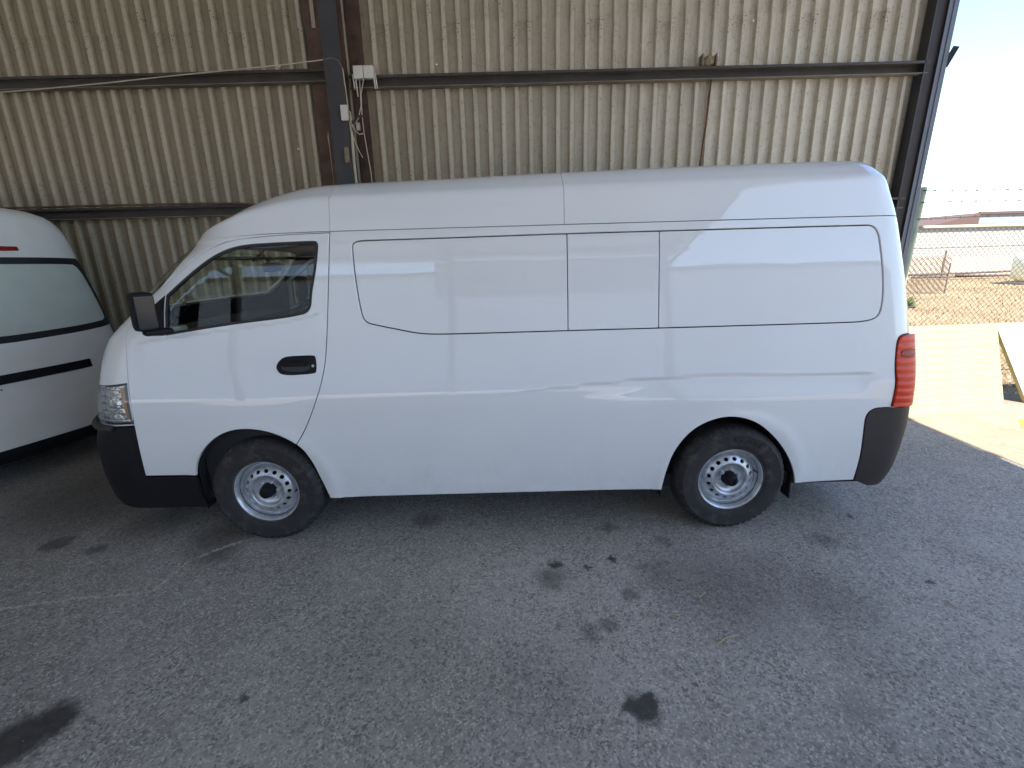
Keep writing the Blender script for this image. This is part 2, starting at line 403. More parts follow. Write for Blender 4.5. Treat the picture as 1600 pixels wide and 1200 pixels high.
def build_wheel(x, y, z, parent, letters=False, flip=1, spin=0):
    w = bpy.data.objects.new('wheel', None); link(w, parent); w.location = (x, y, z); w.rotation_euler = (0, spin, 0 if flip > 0 else pi); w.scale = (1.02, 1, 1.02)
    mb = MB(); n = 156
    prof = [(.197, .012), (.206, -.003), (.215, -.006), (.222, -.011), (.225, -.013), (.25, -.0165), (.300, -.017), (.303, -.0195), (.308, -.0185), (.320, -.008), (.336, .006), (.344, .020), (.3465, .04), (.3475, .10), (.3465, .160), (.334, .192), (.29, .215), (.22, .205), (.197, .19)]
    def rf(i, k):
        if k % 3 == 0: return {9: -.005, 10: -.008, 11: -.008}.get(i, 0)
        return 0
    mb.lathe(prof, n, rfun=rf); t = fixn(mb.build('tyre', M['tyre'], w, smooth=True)); t.data.set_sharp_from_angle(angle=radians(38))
    # grooves between the tread ribs
    g = MB()
    for yy in (.065, .10, .135): g.lathe([(.3478, yy - .004), (.3485, yy), (.3478, yy + .004)], 72)
    g.build('tread_groove', M['dark'], w, smooth=True)
    rim = bpy.data.objects.new('rim', WM['disc']); link(rim, w)
    bar = MB().lathe([(.2045, .0), (.2085, -.004), (.2095, .002), (.206, .010), (.195, .03), (.19, .19)], 72); bar.build('rim_flange', M['steel'], w, smooth=True)
    b2 = MB().lathe([(.185, .03), (.18, .15), (.02, .16)], 40); b2.build('brake_drum', M['dark'], w, smooth=True)
    cap = MB().lathe([(.0, -.024), (.014, -.024), (.016, -.030), (.026, -.030), (.034, -.026), (.040, -.008), (.044, .006), (.047, .036)], 32); cap.build('centre_cap', M['black_plastic'], w, smooth=True, sharp=40)
    for k in range(6):
        a = 2 * pi * k / 6 + .3
        nu = bpy.data.objects.new('nut', WM['nut']); link(nu, w); nu.location = (.060 * cos(a), .034, .060 * sin(a))
    v = MB().tube([(.165, .05, .03), (.17, .015, .03)], .004, 6); v.build('valve', M['black_plastic'], w)
    if letters:
        for i, ch in enumerate('TRANSK'):
            fc = bpy.data.curves.new('letter', 'FONT'); fc.body = ch; fc.size = .040; fc.extrude = .0015; fc.align_x = 'CENTER'; fc.align_y = 'CENTER'
            tmp = bpy.data.objects.new('letter', fc); dg = bpy.context.evaluated_depsgraph_get()
            COL.objects.link(tmp); dg.update(); me = bpy.data.meshes.new_from_object(tmp.evaluated_get(dg)); bpy.data.objects.remove(tmp)
            me.materials.clear(); me.materials.append(M['letters'])
            a = radians(97 - i * 9.0); R = .272
            o = bpy.data.objects.new('letter', me); link(o, w)
            mat = Matrix.Translation((R * cos(a), -.0195, R * sin(a))) @ Matrix.Rotation(-(a - pi / 2), 4, 'Y') @ Matrix.Rotation(pi / 2, 4, 'X')
            o.matrix_local = mat
    return w
WM = {}
_o = wheel_mesh().build('rim', M['steel']); WM['disc'] = _o.data; bpy.data.objects.remove(_o)
_m = MB(); _m.lathe([(.0, -.020), (.008, -.020), (.0115, -.015), (.0115, .004)], 6); _o = _m.build('nut', M['steel'], smooth=False); WM['nut'] = _o.data; bpy.data.objects.remove(_o)

def rev(p): return list(reversed(p))
# seams traced as (u, v)
ARCHF = chaikin([(-2.014, .478), (-2.006, .52), (-1.987, .575), (-1.931, .660), (-1.834, .742), (-1.719, .787), (-1.589, .788), (-1.458, .752), (-1.325, .665), (-1.272, .56), (-1.235, .42), (-1.202, .279)], 2, False)
ARCHR = chaikin([(.955, .279), (.970, .42), (1.008, .569), (1.096, .697), (1.208, .765), (1.341, .792), (1.483, .755), (1.597, .670), (1.71, .544), (1.785, .406), (1.815, .302)], 2, False)
DOOR_REAR = chaikin([(-1.037, 1.932), (-1.062, 1.653), (-1.092, 1.358), (-1.118, 1.17), (-1.17, .998), (-1.263, .799), (-1.335, .690)], 2, False)
DOOR_TOP = chaikin([(-1.037, 1.932), (-1.357, 1.928), (-1.561, 1.912), (-1.754, 1.862), (-1.888, 1.780), (-2.203, 1.545), (-2.290, 1.475), (-2.305, 1.385), (-2.303, 1.238), (-2.312, 1.086), (-2.313, .929), (-2.324, .815), (-2.347, .478)], 2, False, )
k0 = min(range(len(ARCHF)), key=lambda i: hypot(ARCHF[i][0] + 1.335, ARCHF[i][1] - .69))
DOOR_REAR[-1] = ARCHF[k0]
DOOR = rev(DOOR_TOP) [:0] + DOOR_TOP + [ARCHF[0]] + ARCHF[1:k0 + 1] + rev(DOOR_REAR)[1:-1]
WINDOW = chaikin([(-2.054, 1.368), (-2.032, 1.600), (-1.827, 1.756), (-1.695, 1.834), (-1.562, 1.872), (-1.356, 1.880), (-1.165, 1.884), (-1.108, 1.882), (-1.112, 1.830), (-1.138, 1.692), (-1.164, 1.601), (-1.180, 1.480), (-1.28, 1.460), (-1.354, 1.450), (-1.698, 1.418)], 3, True, (0, 1))
SAIL = [(-2.058, 1.366), (-2.036, 1.596), (-2.150, 1.512), (-2.150, 1.366)]
PANEL = chaikin([(-.80, 1.880), (-.905, 1.878), (-.912, 1.823), (-.901, 1.642), (-.886, 1.502), (-.868, 1.415), (-.788, 1.393), (-.657, 1.364), (-.541, 1.338), (-.396, 1.331), (.345, 1.334), (.887, 1.335), (1.933, 1.338), (2.120, 1.341), (2.196, 1.370), (2.208, 1.470), (2.204, 1.57), (2.184, 1.724), (2.150, 1.890), (2.04, 1.893), (.876, 1.89), (.332, 1.889), (-.397, 1.882)], 3)
ROOFV = 1.942
def cutx(poly, x, keep):     # clip a polygon by a vertical line
    out = []; n = len(poly)
    for i in range(n):
        a, b = poly[i], poly[(i + 1) % n]; ia = (a[0] < x) == keep; ib = (b[0] < x) == keep
        if ia: out.append(a)
        if ia != ib:
            t = (x - a[0]) / (b[0] - a[0]); out.append((x, a[1] + t * (b[1] - a[1])))
    return out
def centre(sk, v, rear=True):
    lo, hi = sk.ulim(np.array(v, float)); return float(hi if rear else lo)
def endline(sk, v0, v1, rear, n=24): return [(centre(sk, v0 + (v1 - v0) * i / n, rear), v0 + (v1 - v0) * i / n) for i in range(n + 1)]
def notched(sk, v0, v1, rear, pts, dl):
    """end-face centre line from v0 up to v1 (or down), going round a window given as (y, v) from its lower to its upper edge"""
    up = v1 > v0; sg = 1 if rear else -1
    c = lambda v: (centre(sk, v, rear) + sg * dl, v)
    if not pts: return [c(v0 + (v1 - v0) * i / 24) for i in range(25)]
    w = chaikin([(float(sk.u_of_y(y, np.array(float(v)), rear)) + (sg * dl if y == 0 else 0), v) for y, v in pts], 2, False)
    if not up: w = w[::-1]
    a = w[0][1]; b = w[-1][1]
    return [c(v0 + (a - v0) * i / 10) for i in range(10)] + w + [c(b + (v1 - b) * i / 10) for i in range(1, 11)]
def yline(sk, pts, rear=True):    # (y from the centre line, v) -> (u, v)
    out = []
    for y, v in pts: out.append((float(sk.u_of_y(y, np.array(float(v)), rear)), v))
    return out

def build_main_van():
    sk = SKA; T = empty('panel_van', (0, .94, 0), 0, 'long white high-roof panel van with blanked side panels, parked side-on along the corrugated wall', 'van')
    S = lambda: Shell(sk.P, sk.N)
    bmpF = [(-2.324, .815)]; zb = .822
    HEAD = chaikin([(-2.318, .835), (-2.318, 1.088), (-2.50, 1.066), (-2.72, 1.050), (-2.72, .826), (-2.5, .826)], 2, True, (0, 1, 3, 4))
    TAIL = chaikin([(2.322, .822), (2.326, .964), (2.311, 1.061), (2.309, 1.175), (2.318, 1.250), (2.38, 1.262), (2.468, 1.245), (2.482, 1.16), (2.47, 1.06), (2.478, .95), (2.455, .822)], 2, True, (0, 10))
    WS = chaikin([(-2.40, 1.50), (-1.95, 1.838), (-1.93, 1.872)], 1, False)
    bumpR_side = chaikin([(2.204, .309), (2.204, .499), (2.183, .678), (2.176, .770), (2.215, .812), (2.28, .815)], 2, False)
    ztop = ROOFV
    # windscreen and rear window outlines on the end faces
    WS_ = [(0, 1.50), (.70, 1.50), (.80, 1.53), (.735, 1.76), (.68, 1.855), (.60, 1.875), (0, 1.885)]
    RW_ = [(0, 1.33), (.70, 1.34), (.74, 1.40), (.72, 1.80), (.66, 1.84), (0, 1.86)]
    def closed(pts, rear, dl):
        w = chaikin([(float(sk.u_of_y(y, np.array(float(v)), rear)) + ((1 if rear else -1) * dl if y == 0 else 0), v) for y, v in pts], 2, False)
        return w + [(centre(sk, w[-1][1] + (w[0][1] - w[-1][1]) * i / 10, rear) + (1 if rear else -1) * dl, w[-1][1] + (w[0][1] - w[-1][1]) * i / 10) for i in range(1, 10)]
    WSCR = closed(WS_, False, .002); RWIN = closed(RW_, True, .002)
    body = [ARCHF[k0]] + ARCHF[k0 + 1:] + ARCHR + bumpR_side + notched(sk, .815, ztop, True, RW_, .0062) + [(x, ztop) for x in (1, -.9)] + notched(sk, ztop, .822, False, WS_, .0062)
    fr = [p for p in DOOR_TOP if p[1] > .83]
    body += rev(fr) + DOOR_REAR[1:-1]
    # near side, then the far side mirrored
    Sb = S()
    for mir in (False, True):
        Sb.patch(body, [grow(PANEL, .001), HEAD, TAIL], h=.018, mirror=mir, gap=.0022, r=.004)
    bo = Sb.build('body', M['paint'], T)
    for mir in (False, True):
        d = S().patch(DOOR, [WINDOW], h=.014, mirror=mir, gap=.0022).build('door', M['paint'], T)
        gl = S().patch(grow(WINDOW, .004), [], h=.05, off=-.012, rims=False, mirror=mir).build('window_glass', M['glass'], d)
        S().patch(WINDOW, [grow(WINDOW, -.014)], h=.05, off=-.003, gap=0, r=.002, depth=.012, mirror=mir).build('window_seal', M['rubber'], d)
        S().patch(SAIL, [], h=.05, off=.006, gap=0, r=.003, mirror=mir).build('mirror_sail', M['black_plastic'], d)
        # handle: cup plate, hollow, pull bar, lock
        HP = chaikin([(-1.412, 1.150), (-1.405, 1.185), (-1.365, 1.222), (-1.31, 1.228), (-1.19, 1.229), (-1.168, 1.222), (-1.170, 1.13), (-1.19, 1.117), (-1.38, 1.110)], 2)
        hd = S().patch(HP, [chaikin([(-1.385, 1.135), (-1.375, 1.185), (-1.21, 1.19), (-1.205, 1.13)], 2)], h=.02, off=.005, gap=0, r=.004, depth=.012, mirror=mir).build('door_handle', M['black_plastic'], d)
        y0 = float(sk.P(np.array(-1.3), np.array(1.17))[1])
        S().patch(chaikin([(-1.39, 1.131), (-1.38, 1.190), (-1.205, 1.194), (-1.20, 1.126)], 2), [], h=.02, off=.0012, gap=0, r=.001, depth=.003, mirror=mir).build('handle_cup', M['dash'], hd)
        mb = MB(); yb = (y0 - .010) * (-1 if mir else 1)
        mb.box(-1.365, -1.225, yb - .006, yb + .006, 1.165, 1.196, .005); mb.build('pull_bar', M['black_plastic'], hd)
        mb = MB(); ll = y0 - .007 if not mir else -(y0 - .007)
        mb.lathe([(0, 0), (.008, 0), (.0095, .004 * (1 if not mir else -1)), (.0095, .02 * (1 if not mir else -1))], 16, c=(-1.190, ll, 1.165)); mb.build('lock', M['steel'], hd)
    # blanked window panels in three pieces
    for x0, x1 in ((-9, .3425), (.3425, .882), (.882, 9)):
        p = PANEL
        if x0 > -9: p = cutx(p, x0, False)
        if x1 < 9: p = cutx(p, x1, True)
        for mir in (False, True): S().patch(p, [], h=.04, gap=.0024, r=.004, off=-.0035, depth=.02, mirror=mir).build('side_panel', M['paint'], T)
    # roof shell in three sections
    for x0, x1 in ((None, -1.035), (-1.035, .328), (.328, None)):
        q = S()
        vs_ = [ztop + (2.297 - ztop) * i / 16 for i in range(17)]
        poly = ([(x0, ztop)] if x0 is not None else []) + ([(x1, ztop), (x1, 2.297)] if x1 is not None else [])
        if x1 is None: poly = [(x0, ztop)] + notched(sk, ztop, 2.297, True, None, .003)
        if x0 is not None: poly += [(x0, 2.297)]
        else: poly = [(x1, ztop), (x1, 2.297)] + notched(sk, 2.297, ztop, False, None, .003)
        for mir in (False, True): q.patch(poly, [], h=.022, gap=.0008, r=.0022, depth=.006, mirror=mir, seg=.02)
        q.build('roof', M['paint'], T)
    # bumpers
    cF = lambda v: centre(sk, v, False)
    FB = [(-2.347, .470), (-2.017, .470), (-2.017, .34), (-2.0, .238)] + [(-2.3, .232)] + notched(sk, .232, .822, False, None, .008) + [(-2.50, .822), (-2.326, .812)]
    q = S(); qr = S()
    RB = bumpR_side + notched(sk, .815, .25, True, None, .006) + [(2.3, .262)]
    for mir in (False, True):
        q.patch(FB, [], h=.03, gap=.002, r=.006, depth=.03, off=.004, mirror=mir); qr.patch(RB, [], h=.03, gap=.002, r=.004, depth=.03, off=.003, mirror=mir)
    q.build('front_bumper', M['black_plastic'], T); qr.build('rear_bumper', M['bumper_plastic'], T)
    lip = MB(); lp = [tuple(sk.P(np.array(u), np.array(.815)) + [-.012, -.012, -.006]) for u in np.linspace(-2.45, cF(.815), 14)]
    lip.tube(lp, .022, 8); lip.tube([(x, -y, z) for x, y, z in lp], .022, 8); lip.build('bumper_lip', M['bumper_plastic'], T)
    # lamps
    for mir in (False, True):
        hl = S().patch(HEAD, [], h=.03, gap=.002, r=.003, depth=.05, off=.002, mirror=mir).build('headlight', M['lens'], T)
        S().patch(grow(HEAD, -.003), [], h=.02, off=-.028, rims=False, mirror=mir).build('reflector', M['chrome'], hl)
        S().patch([(-2.37, .86), (-2.345, .86), (-2.345, 1.06), (-2.39, 1.06)], [], h=.03, off=-.018, gap=0, mirror=mir).build('indicator', M['amber'], hl)
        S().patch([(-2.343, .838), (-2.320, .838), (-2.320, 1.084), (-2.343, 1.080)], [], h=.03, off=-.004, gap=0, mirror=mir).build('bezel', M['flash'], hl)
        for vv in (.90, .945, .99, 1.035):
            S().patch([(-2.60, vv - .007), (-2.40, vv - .007), (-2.40, vv + .007), (-2.60, vv + .007)], [], h=.03, off=-.016, gap=0, depth=.01, mirror=mir).build('reflector_fin', M['chrome'], hl)
        def Pt(u, v, b=.028): return sk.P(u, v) + sk.N(u, v) * (b * np.clip(1 - ((u - 2.40) / .10) ** 2, 0, 1))[..., None]
        tl = Shell(Pt, sk.N).patch(TAIL, [], h=.02, gap=.001, r=.004, off=.0, mirror=mir).build('tail_light', M['tail'], T)
        Shell(Pt, sk.N).patch(chaikin([(2.328, 1.13), (2.330, 1.165), (2.37, 1.175), (2.42, 1.168), (2.42, 1.125), (2.37, 1.118)], 2), [], h=.02, gap=0, off=.002, r=.002, depth=.004, mirror=mir).build('reversing_lens', M['tail_dark'], tl)
        S().patch(grow(TAIL, .003), [TAIL], h=.02, gap=0, off=.001, r=.001, depth=.01, mirror=mir).build('lamp_gasket', M['rubber'], tl)
    # windscreen, rear window, their black borders
    for nm, poly in (('windscreen', WSCR), ('rear_window', RWIN)):
        q = S()
        for mir in (False, True):
            q.patch(poly, [], h=.05, gap=-.002, off=.004 if nm == 'windscreen' else -.004, r=.002, rims=False, mirror=mir)
        g = q.build(nm, M['glass'] if nm == 'windscreen' else M['rubber'], T)
    for mir in (1, -1):
        a = [sk.P(np.array(u), np.array(v)) + sk.N(np.array(u), np.array(v)) * .006 for u, v in ((-2.25, 1.775), (-2.19, 1.82), (-2.12, 1.865))]
        MB().tube([(p[0], p[1] * mir, p[2]) for p in a], [.005, .012, .005], 6).build('windscreen_edge', M['rubber'], T)
    # dark lining under the seams, floor, wheel wells
    LIN = [(-2.35, .50)] + [(x, y + .012) for x, y in ARCHF[2:-2]] + [(-1.185, .31)] + [(.94, .31)] + [(x, y + .012) for x, y in ARCHR[2:-2]] + [(1.83, .33)] + endline(sk, .33, 2.05, True, 14) + notched(sk, 2.05, .5, False, WS_, 0)
    q = S()
    for mir in (False, True): q.patch(LIN, [grow(WINDOW, .03), ], h=.09, off=-.036, rims=False, mirror=mir, seg=.05)
    q.build('lining', M['dark'], T)
    mb = MB(); mb.box(-2.55, 2.35, -.84, .84, .27, .33); mb.box(-1.05, 2.35, -.84, .84, .33, .36); mb.box(-1.7, 2.3, -.74, .74, 1.925, 1.94)
    mb.box(-2.3, 2.3, -.55, -.45, .20, .27); mb.box(-2.3, 2.3, .45, .55, .20, .27); mb.box(-2.0, -1.05, -.84, .84, .33, .80); mb.build('floor', M['dark'], T)
    for arch in (ARCHF, ARCHR):
        for sy in (1, -1):
            q = MB()
            a = [(x + (.004 if i > len(arch) / 2 else -.004), z + .004) for i, (x, z) in enumerate(arch)]
            a = [(arch[0][0], .22)] + a + [(arch[-1][0] + .002, .30)]
            vv = []; n = len(a)
            for yy in (-.895, -.60): vv += [(x, sy * yy, z) for x, z in a]
            q.add(vv, [(i, i + 1, n + i + 1, n + i) for i in range(n - 1)] + [tuple(range(n, 2 * n))], False)
            q.build('wheel_arch_liner', M['dark'], T)
    mb = MB()
    for sy in (-1, 1): MB().box(1.800, 1.808, *sorted((sy * .885, sy * .66)), .185, .60, 0).build('mud_flap', M['rubber'], T)
    mb = MB()
    for x in (-1.585, 1.385): mb.tube([(x, -.7, .34), (x, .7, .34)], .04, 10)
    mb.box(-1.165, -1.145, -.86, -.84, .215, .285); mb.build('axle', M['dark'], T)
    # wheels
    build_wheel(-1.592, -.926, .350, T, spin=.25); build_wheel(1.388, -.926, .350, T, True, spin=-.05)
    build_wheel(-1.592, .926, .350, T, flip=-1); build_wheel(1.388, .926, .350, T, flip=-1)
    # door mirrors
    for sy in (1, -1):
        mr = bpy.data.objects.new('door_mirror', None); link(mr, T); mr.location = (-2.025, -1.045 * sy, 1.515)
        mr.rotation_euler = (0, radians(4), radians(-38) * sy)
        mb = MB(); mb.box(-.060, .036, -.056, .056, -.098, .115, .028); h = mb.build('mirror_housing', M['black_plastic'], mr, smooth=True, sharp=40)
        mb = MB(); mb.box(.032, .039, -.045, .045, -.082, .098, .004); mb.build('mirror_glass', M['mirrorglass'], h)
        mb = MB(); mb.box(-.04, .030, -.02 if sy > 0 else -.12, .12 if sy > 0 else .02, -.125, -.094, .012); mb.build('mirror_arm', M['black_plastic'], mr, smooth=True, sharp=40)
    # cab interior: dash, wheel, two seats, belt, visor, inner mirror
    mb = MB(); mb.box(-2.42, -2.02, -.78, .78, .80, 1.36, .06); mb.build('dashboard', M['dash'], T, smooth=True, sharp=40)
    for y in (.42, -.42):
        s = bpy.data.objects.new('seat', None); link(s, T); s.location = (-1.42, y, .80)
        mb = MB(); mb.box(-.27, .25, -.25, .25, -.02, .17, .05); mb.build('cushion', M['seat'], s, smooth=True, sharp=50)
        mb = MB(); mb.box(-.07, .07, -.24, .24, 0, .62, .05, Matrix.Translation((.24, 0, .12)) @ Matrix.Rotation(radians(12), 4, 'Y')); mb.build('seat_back', M['seat'], s, smooth=True, sharp=50)
        mb = MB(); mb.box(-.05, .05, -.13, .13, 0, .17, .04, Matrix.Translation((.40, 0, .76)) @ Matrix.Rotation(radians(10), 4, 'Y')); mb.build('headrest', M['seat'], s, smooth=True, sharp=50)
    st = MB(); c = Vector((-1.86, .42, 1.33)); ax = Vector((-.55, 0, .83)).normalized(); e1 = Vector((0, 1, 0)); e2 = ax.cross(e1)
    st.tube([c + (e1 * cos(a) + e2 * sin(a)) * .19 for a in [2 * pi * k / 32 for k in range(33)]], .015, 8, False)
    st.tube([c, c - ax * .25], .03, 8)
    for a in (0, pi, -pi / 2): st.bar(c, c + (e1 * cos(a) + e2 * sin(a)) * .19, .03, .015)
    st.build('steering_wheel', M['dash'], T)
    mb = MB(); mb.bar((-1.16, .79, 1.80), (-1.50, .70, 1.28), .045, .004); mb.build('seat_belt', M['black_plastic'], T)
    for ya, yb in ((.10, .62), (-.62, -.15)): MB().box(-1.85, -1.70, ya, yb, 1.79, 1.81, .008).build('sun_visor', M['trim'], T)
    mb = MB(); mb.box(-1.80, -1.77, -.12, .12, 1.70, 1.77, .01); mb.bar((-1.80, 0, 1.76), (-1.86, 0, 1.86), .015); mb.build('inner_mirror', M['dash'], T)
    mb = MB(); mb.box(-2.12, -2.06, -.80, -.66, 1.30, 1.40, .01); mb.build('dash_vent', M['offwhite'], T)
    return T

def build_rear_van():
    sk = SKB; phi = radians(-17); S = lambda: Shell(sk.P, sk.N)
    bx = -4.05 - 2.57 * cos(phi); by = 1.13 - 2.57 * sin(phi)
    T = empty('parked_van', (bx, by, 0), phi, 'dusty white van at the left edge showing its tailgate with black-framed frosted window', 'van')
    ZB = .34
    W_ = [(0, 1.20), (.70, 1.215), (.775, 1.25), (.775, 1.36), (.70, 1.83), (.58, 1.845), (0, 1.855)]
    WIN = chaikin([(float(sk.u_of_y(y, np.array(float(v)))) + (.08 if y == 0 else 0), v) for y, v in W_], 2, True, (0, 6))
    top = 2.287
    body = [(-2.2, ZB), (-2.05, ZB), (-2.0, .6), (-1.85, .74), (-1.6, .79), (-1.35, .72), (-1.25, .55), (-1.2, .32), (.95, .32), (1.0, .56), (1.12, .72), (1.36, .79), (1.6, .72), (1.75, .56), (1.82, ZB), (2.1, ZB)] + notched(sk, ZB, top, True, W_, .005) + notched(sk, top, ZB, False, None, .005)
    q = S()
    for mir in (False, True): q.patch(body, [], h=.04, mirror=mir, gap=.001, r=.004)
    q.build('body', M['paint2'], T)
    fr = S(); gl = S()
    def clipc(p, d=0): return [(min(u, centre(sk, v) + d), v) for u, v in p]
    inn = [(0, 1.245), (.665, 1.258), (.728, 1.285), (.728, 1.36), (.662, 1.79), (.57, 1.802), (0, 1.812)]
    cc_ = lambda P_, o: [(float(sk.u_of_y(y, np.array(float(v)))) + (o if y == 0 else 0), v) for y, v in P_]
    fo = chaikin(cc_([(y + (.014 if y else 0), v + (.012 if v > 1.5 else -.012)) for y, v in W_], .003), 2, False); fi = chaikin(cc_(inn, .003), 2, False)
    for mir in (False, True):
        fr.patch(fo + fi[::-1], [], h=.03, gap=0, off=.005, r=.003, depth=.01, mirror=mir)
        gw = chaikin(cc_([(y + (.005 if y else 0), v) for y, v in inn], .00002), 2, False)
        gl.patch(gw + [(centre(sk, gw[-1][1] + (gw[0][1] - gw[-1][1]) * i / 12), gw[-1][1] + (gw[0][1] - gw[-1][1]) * i / 12) for i in range(1, 12)], [], h=.04, gap=0, off=-.001, r=0.00001, rims=False, mirror=mir)
    fr.build('window_frame', M['rubber'], T); gl.build('rear_window', M['frost'], T)
    q = S()
    sd_ = yline(sk, [(-.006, .945), (.49, .945), (.495, .87), (-.006, .87)])
    for mir in (False, True): q.patch(sd_, [], h=.03, gap=0, off=.016, r=.006, depth=.02, mirror=mir)
    q.build('handle_strip', M['black_plastic'], T)
    q = S(); sd_ = yline(sk, [(-.005, 1.950), (.245, 1.945), (.25, 1.915), (-.005, 1.912)])
    for mir in (False, True): q.patch(sd_, [], h=.03, gap=0, off=.012, r=.005, depth=.02, mirror=mir)
    q.build('brake_light', M['tail_dark'], T)
    RB = [(2.1, .22), (2.1, ZB)] + notched(sk, ZB, .22, True, None, .005)
    q = S()
    for mir in (False, True): q.patch(RB, [], h=.04, gap=.001, off=.003, r=.004, mirror=mir)
    q.build('rear_bumper', M['black_plastic'], T)
    for mir in (False, True):
        S().patch(chaikin([(2.16, .72), (2.16, 1.18), (2.27, 1.18), (2.27, .72)], 2), [], h=.04, off=.008, gap=0, mirror=mir).build('tail_light', M['tail'], T)
    for y in (.19, .33):
        p = sk.P(sk.u_of_y(y, np.array(.83)), np.array(.83))
        mb = MB(); mb.lathe([(0, .003), (.006, .003), (.007, -.002)], 8, axis='x', c=tuple(p)); mb.build('screw', M['dark'], T)
    mb = MB(); mb.box(-2.4, 2.35, -.80, .80, .24, .34); mb.box(-1.6, 2.1, -.6, .6, 1.88, 1.9); mb.box(2.15, 2.18, -.7, .7, .4, 1.15); mb.build('floor', M['dark'], T)
    for x in (-1.6, 1.385):
        build_wheel(x, -.90, .346, T); build_wheel(x, .90, .346, T, flip=-1)
    return T
M['mirrorglass'] = simple('mirror_glass_dark', (.03, .035, .04), .12, var=.05)
def paint2():
    t = NT('white_paint_dusty'); d = t.noise(3, 6, .6)
    t.set(Base_Color=t.mix(t.ramp(d, .35, .75), (.78, .78, .77), (.70, .69, .66)), Roughness=.42, Coat_Weight=.5, Coat_Roughness=.15)
    t.set(Normal=t.bump(t.noise(400, 2), .0004)); return t.m
M['paint2'] = paint2()
M['frost'] = simple('frosted_window', (.52, .58, .53), .35, var=.04, bump=.0005, bscale=500)

# ------------------------------------------------------------------ ground, yard, field
STAINS_AND_SHADE = [(-1.96, -1.32, .13, 1), (-1.90, -1.24, .10, 1), (-2.04, -1.42, .14, 1), (.49, -1.25, .075, 1), (.53, -1.22, .05, 1), (-1.174, -1.152, .028, .9), (-.616, .20, .10, .55),
          (.23, -.323, .040, 1), (.418, -.354, .026, .9), (.574, -.276, .032, 1), (.196, -.45, .10, .6), (.612, -.60, .05, .6), (.445, -.80, .045, .55), (.62, .05, .06, .6),
          (.95, -.114, .055, .5), (1.93, -.137, .09, .5), (2.235, -.56, .03, .8), (1.15, -.58, .36, .46), (1.62, -.68, .26, .38), (.84, -.45, .17, .42), (1.4, -.42, .2, .34), (-3.05, .03, .10, .8), (-2.73, -.04, .07, .7), (2.284, .12, .03, .8),
          (.35, -.86, .05, .5), (-2.0, .05, .20, .6), (-1.9, -.12, .12, .6), (1.55, -1.0, .20, .2), (-.6, -.9, .35, .22), (0.1, -1.1, .3, .2), (1.35, -1.28, .1, .3), (-2.6, .3, .3, .55), (-3.35, .75, .75, .75), (-2.75, .9, .5, .6)]  # the last wide blots paint the shade between the vans into the floor
